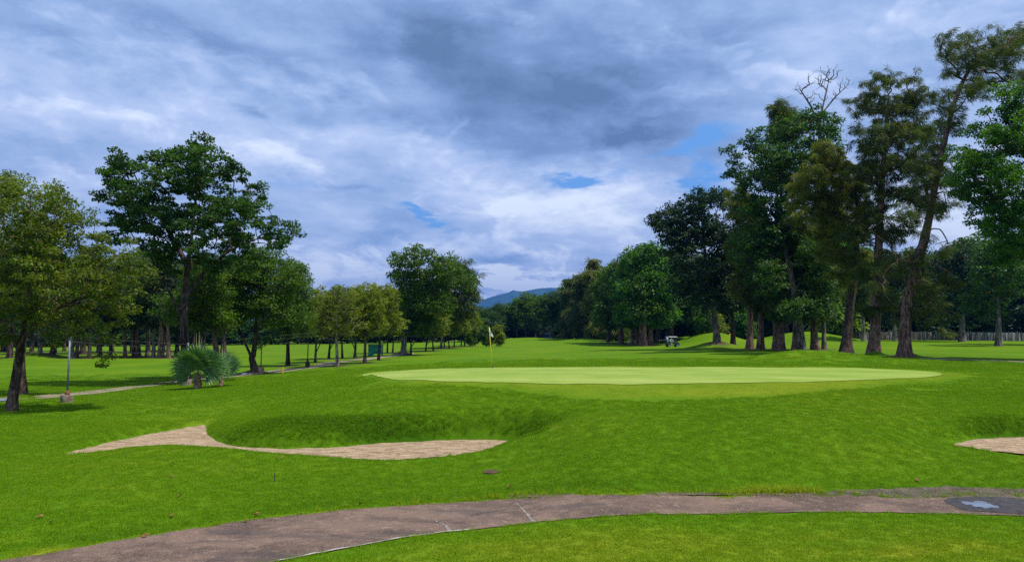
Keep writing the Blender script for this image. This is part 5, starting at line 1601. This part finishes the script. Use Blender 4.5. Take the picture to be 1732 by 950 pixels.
world = bpy.data.worlds.new('World'); scene.world = world; world.use_nodes = True
nt = NT(world.node_tree)
wo = nt.n('ShaderNodeOutputWorld')
sky = nt.n('ShaderNodeTexSky', sky_type='NISHITA'); sky.sun_disc = False
sky.sun_elevation = R(SUN_EL); sky.sun_rotation = R(SUN_AZ); sky.dust_density = 1.; sky.ozone_density = 2.
gen = nt.n('ShaderNodeTexCoord').outputs['Generated']
sep = nt.n('ShaderNodeSeparateXYZ', {0: gen}); dx, dy, dz = sep.outputs
el = nt.m('MAXIMUM', dz, 0.)
inv = nt.m('DIVIDE', 1., nt.m('ADD', el, .16))
pv = nt.n('ShaderNodeCombineXYZ', {0: nt.m('MULTIPLY', dx, inv), 1: nt.m('MULTIPLY', dy, inv), 2: 0.}).outputs[0]
azn = nt.m('ARCTAN2', dx, dy); eln = nt.m('ARCSINE', dz)
# softly warped angles so that hand-placed cloud regions get ragged edges
wp = nt.noise(pv, 1.6, 6, .62); wp2 = nt.noise(nt.n('ShaderNodeVectorMath', {0: pv, 1: (7.3, 3.1, 0)}, operation='ADD').outputs[0], 1.6, 6, .62)
azw = nt.m('ADD', azn, nt.m('MULTIPLY', nt.m('SUBTRACT', wp, .5), .22)); elw = nt.m('ADD', eln, nt.m('MULTIPLY', nt.m('SUBTRACT', wp2, .5), .13))


def blob(px, py, rx, ry, rot=0., fn=None):
    d = ray(px, py); a = math.atan2(d[0], d[1]); e = math.atan2(d[2], math.hypot(d[0], d[1]))
    u = nt.m('SUBTRACT', azw, a); v = nt.m('SUBTRACT', elw, e)
    c, s_ = math.cos(R(rot)), math.sin(R(rot))
    uu = nt.m('DIVIDE', nt.m('ADD', nt.m('MULTIPLY', u, c), nt.m('MULTIPLY', v, s_)), rx / F)
    vv = nt.m('DIVIDE', nt.m('SUBTRACT', nt.m('MULTIPLY', v, c), nt.m('MULTIPLY', u, s_)), ry / F)
    r2 = nt.m('ADD', nt.m('MULTIPLY', uu, uu), nt.m('MULTIPLY', vv, vv))
    return nt.m('EXPONENT', nt.m('MULTIPLY', r2, -1.))


def total(lst):
    o = None
    for a, w_ in lst:
        t_ = nt.m('MULTIPLY', a, w_); o = t_ if o is None else nt.m('ADD', o, t_)
    return o


gap = total([(blob(1165, 258, 95, 22, 10), 1.15), (blob(1195, 308, 48, 26), 1.1), (blob(960, 305, 58, 13), 1.15), (blob(700, 357, 75, 11, -8), 1.1), (blob(500, 312, 130, 30, -5), .42), (blob(1080, 290, 60, 12, 0), .35), (blob(980, 375, 50, 6), .3)])
cov_n = nt.noise(pv, 2.6, 7, .6, .3)
gapm = nt.m('MULTIPLY', nt.rng(nt.m('ADD', gap, nt.m('MULTIPLY', nt.m('SUBTRACT', cov_n, .5), 1.9)), .30, .92), nt.rng(gap, .03, .3))
dark = total([(blob(860, 140, 230, 75, -18), .7), (blob(720, 60, 130, 60, -50), .45), (blob(1050, 130, 150, 60, 0), .45), (blob(1100, 220, 200, 30, 8), .35), (blob(1050, 232, 60, 16), .5), (blob(1250, 60, 150, 40, -10), .3), (blob(330, 60, 260, 22, -12), .35), (blob(60, 60, 150, 24, -12), .3),
              (blob(670, 390, 60, 28, 20), .5), (blob(840, 445, 60, 16), .55), (blob(640, 190, 90, 16, 0), .3), (blob(590, 310, 60, 10), .3), (blob(430, 180, 30, 6), .3)])
lite = total([(blob(150, 180, 300, 60, -6), .45), (blob(560, 230, 300, 50, -12), .3), (blob(950, 350, 220, 40, 0), .55), (blob(600, 440, 90, 50, 0), .35), (blob(1000, 420, 120, 40), .35), (blob(1350, 90, 200, 50, 6), .4), (blob(1620, 370, 120, 80), .9), (blob(840, 474, 65, 20), 1.7), (blob(915, 478, 70, 10), 1.7), (blob(940, 350, 160, 30), .3), (blob(560, 445, 60, 30), .5), (blob(690, 400, 40, 30), .3), (blob(660, 100, 30, 30), .4), (blob(880, 120, 24, 18), .4)])
puff = nt.noise(nt.n('ShaderNodeCombineXYZ', {0: nt.m('ADD', nt.m('MULTIPLY', azn, 7.), nt.m('MULTIPLY', eln, 3.)), 1: nt.m('MULTIPLY', eln, 15.), 2: 0.}).outputs[0], 1., 9, .63, .25)
strk = nt.noise(nt.n('ShaderNodeCombineXYZ', {0: nt.m('ADD', nt.m('MULTIPLY', azn, 3.), nt.m('MULTIPLY', eln, 5.)), 1: nt.m('MULTIPLY', eln, 26.), 2: 3.}).outputs[0], 1., 6, .55, .5)
b_ = nt.m('ADD', nt.rng(eln, .0, .30, .62, .47), nt.m('MULTIPLY', lite, .42)); b_ = nt.m('SUBTRACT', b_, nt.m('MULTIPLY', dark, .52))
b_ = nt.m('ADD', b_, nt.m('MULTIPLY', nt.m('SUBTRACT', puff, .5), .70)); b_ = nt.m('ADD', b_, nt.m('MULTIPLY', nt.m('SUBTRACT', strk, .5), .22)); b_ = nt.m('ADD', b_, nt.m('MULTIPLY', nt.m('SUBTRACT', cov_n, .5), .6))
warp = nt.n('ShaderNodeTexNoise', {'Vector': nt.n('ShaderNodeCombineXYZ', {0: nt.m('MULTIPLY', azn, 5.), 1: nt.m('MULTIPLY', eln, 9.), 2: 5.}).outputs[0], 'Scale': 1., 'Detail': 4.}).outputs['Color']
cvec = nt.n('ShaderNodeCombineXYZ', {0: nt.m('MULTIPLY', azn, 6.), 1: nt.m('MULTIPLY', eln, 11.), 2: 9.}).outputs[0]
cvw = nt.n('ShaderNodeVectorMath', {0: cvec, 1: nt.scalevec(warp, (1.3, 1.3, 0.))}, operation='ADD').outputs[0]
bil = nt.noise(cvw, 1.1, 9, .58)
bil2 = nt.noise(nt.n('ShaderNodeVectorMath', {0: cvw, 1: (.10, .16, 0)}, operation='ADD').outputs[0], 1.1, 9, .58)
edge = nt.rng(bil, .47, .56)                                   # crisp sided cloud banks
rim = nt.m('MULTIPLY', nt.m('SUBTRACT', bil, bil2), 6.)          # lit from above, shaded below
low = nt.rng(eln, .26, .02, .25, 1.)
b_ = nt.m('ADD', b_, nt.m('MULTIPLY', nt.m('MULTIPLY', edge, low), .20))
b_ = nt.m('ADD', b_, nt.m('MULTIPLY', nt.m('MULTIPLY', rim, edge), .16))
b_ = nt.m('SUBTRACT', b_, nt.m('MULTIPLY', nt.m('MULTIPLY', edge, dark), .16))
b_ = nt.m('ADD', b_, .025)
cc = nt.ramp(b_, [(0., (.80, 1.35, 2.45)), (.28, (1.35, 2.08, 3.70)), (.5, (2.10, 2.98, 4.80)), (.74, (3.35, 4.1, 5.8)), (1., (5.4, 6.0, 6.9))])
blue = nt.mix(.8, sky.outputs[0], (.75, 2.2, 5.2))
fin = nt.mix(gapm, cc, blue)
bg = nt.n('ShaderNodeBackground', {'Color': fin, 'Strength': .128})
nt.t.links.new(bg.outputs[0], wo.inputs[0])

# ------------------------------------------------------------------ render settings
scene.render.engine = 'CYCLES'
cy = scene.cycles
cy.max_bounces = 5; cy.diffuse_bounces = 2; cy.glossy_bounces = 2; cy.transmission_bounces = 3; cy.transparent_max_bounces = 4; cy.volume_bounces = 0
cy.caustics_reflective = False; cy.caustics_refractive = False
cy.use_denoising = False
cy.sample_clamp_indirect = 4.
scene.view_settings.view_transform = 'Standard'; scene.view_settings.look = 'None'
scene.view_settings.exposure = .5; scene.view_settings.gamma = 1.
scene.view_settings.use_curve_mapping = False
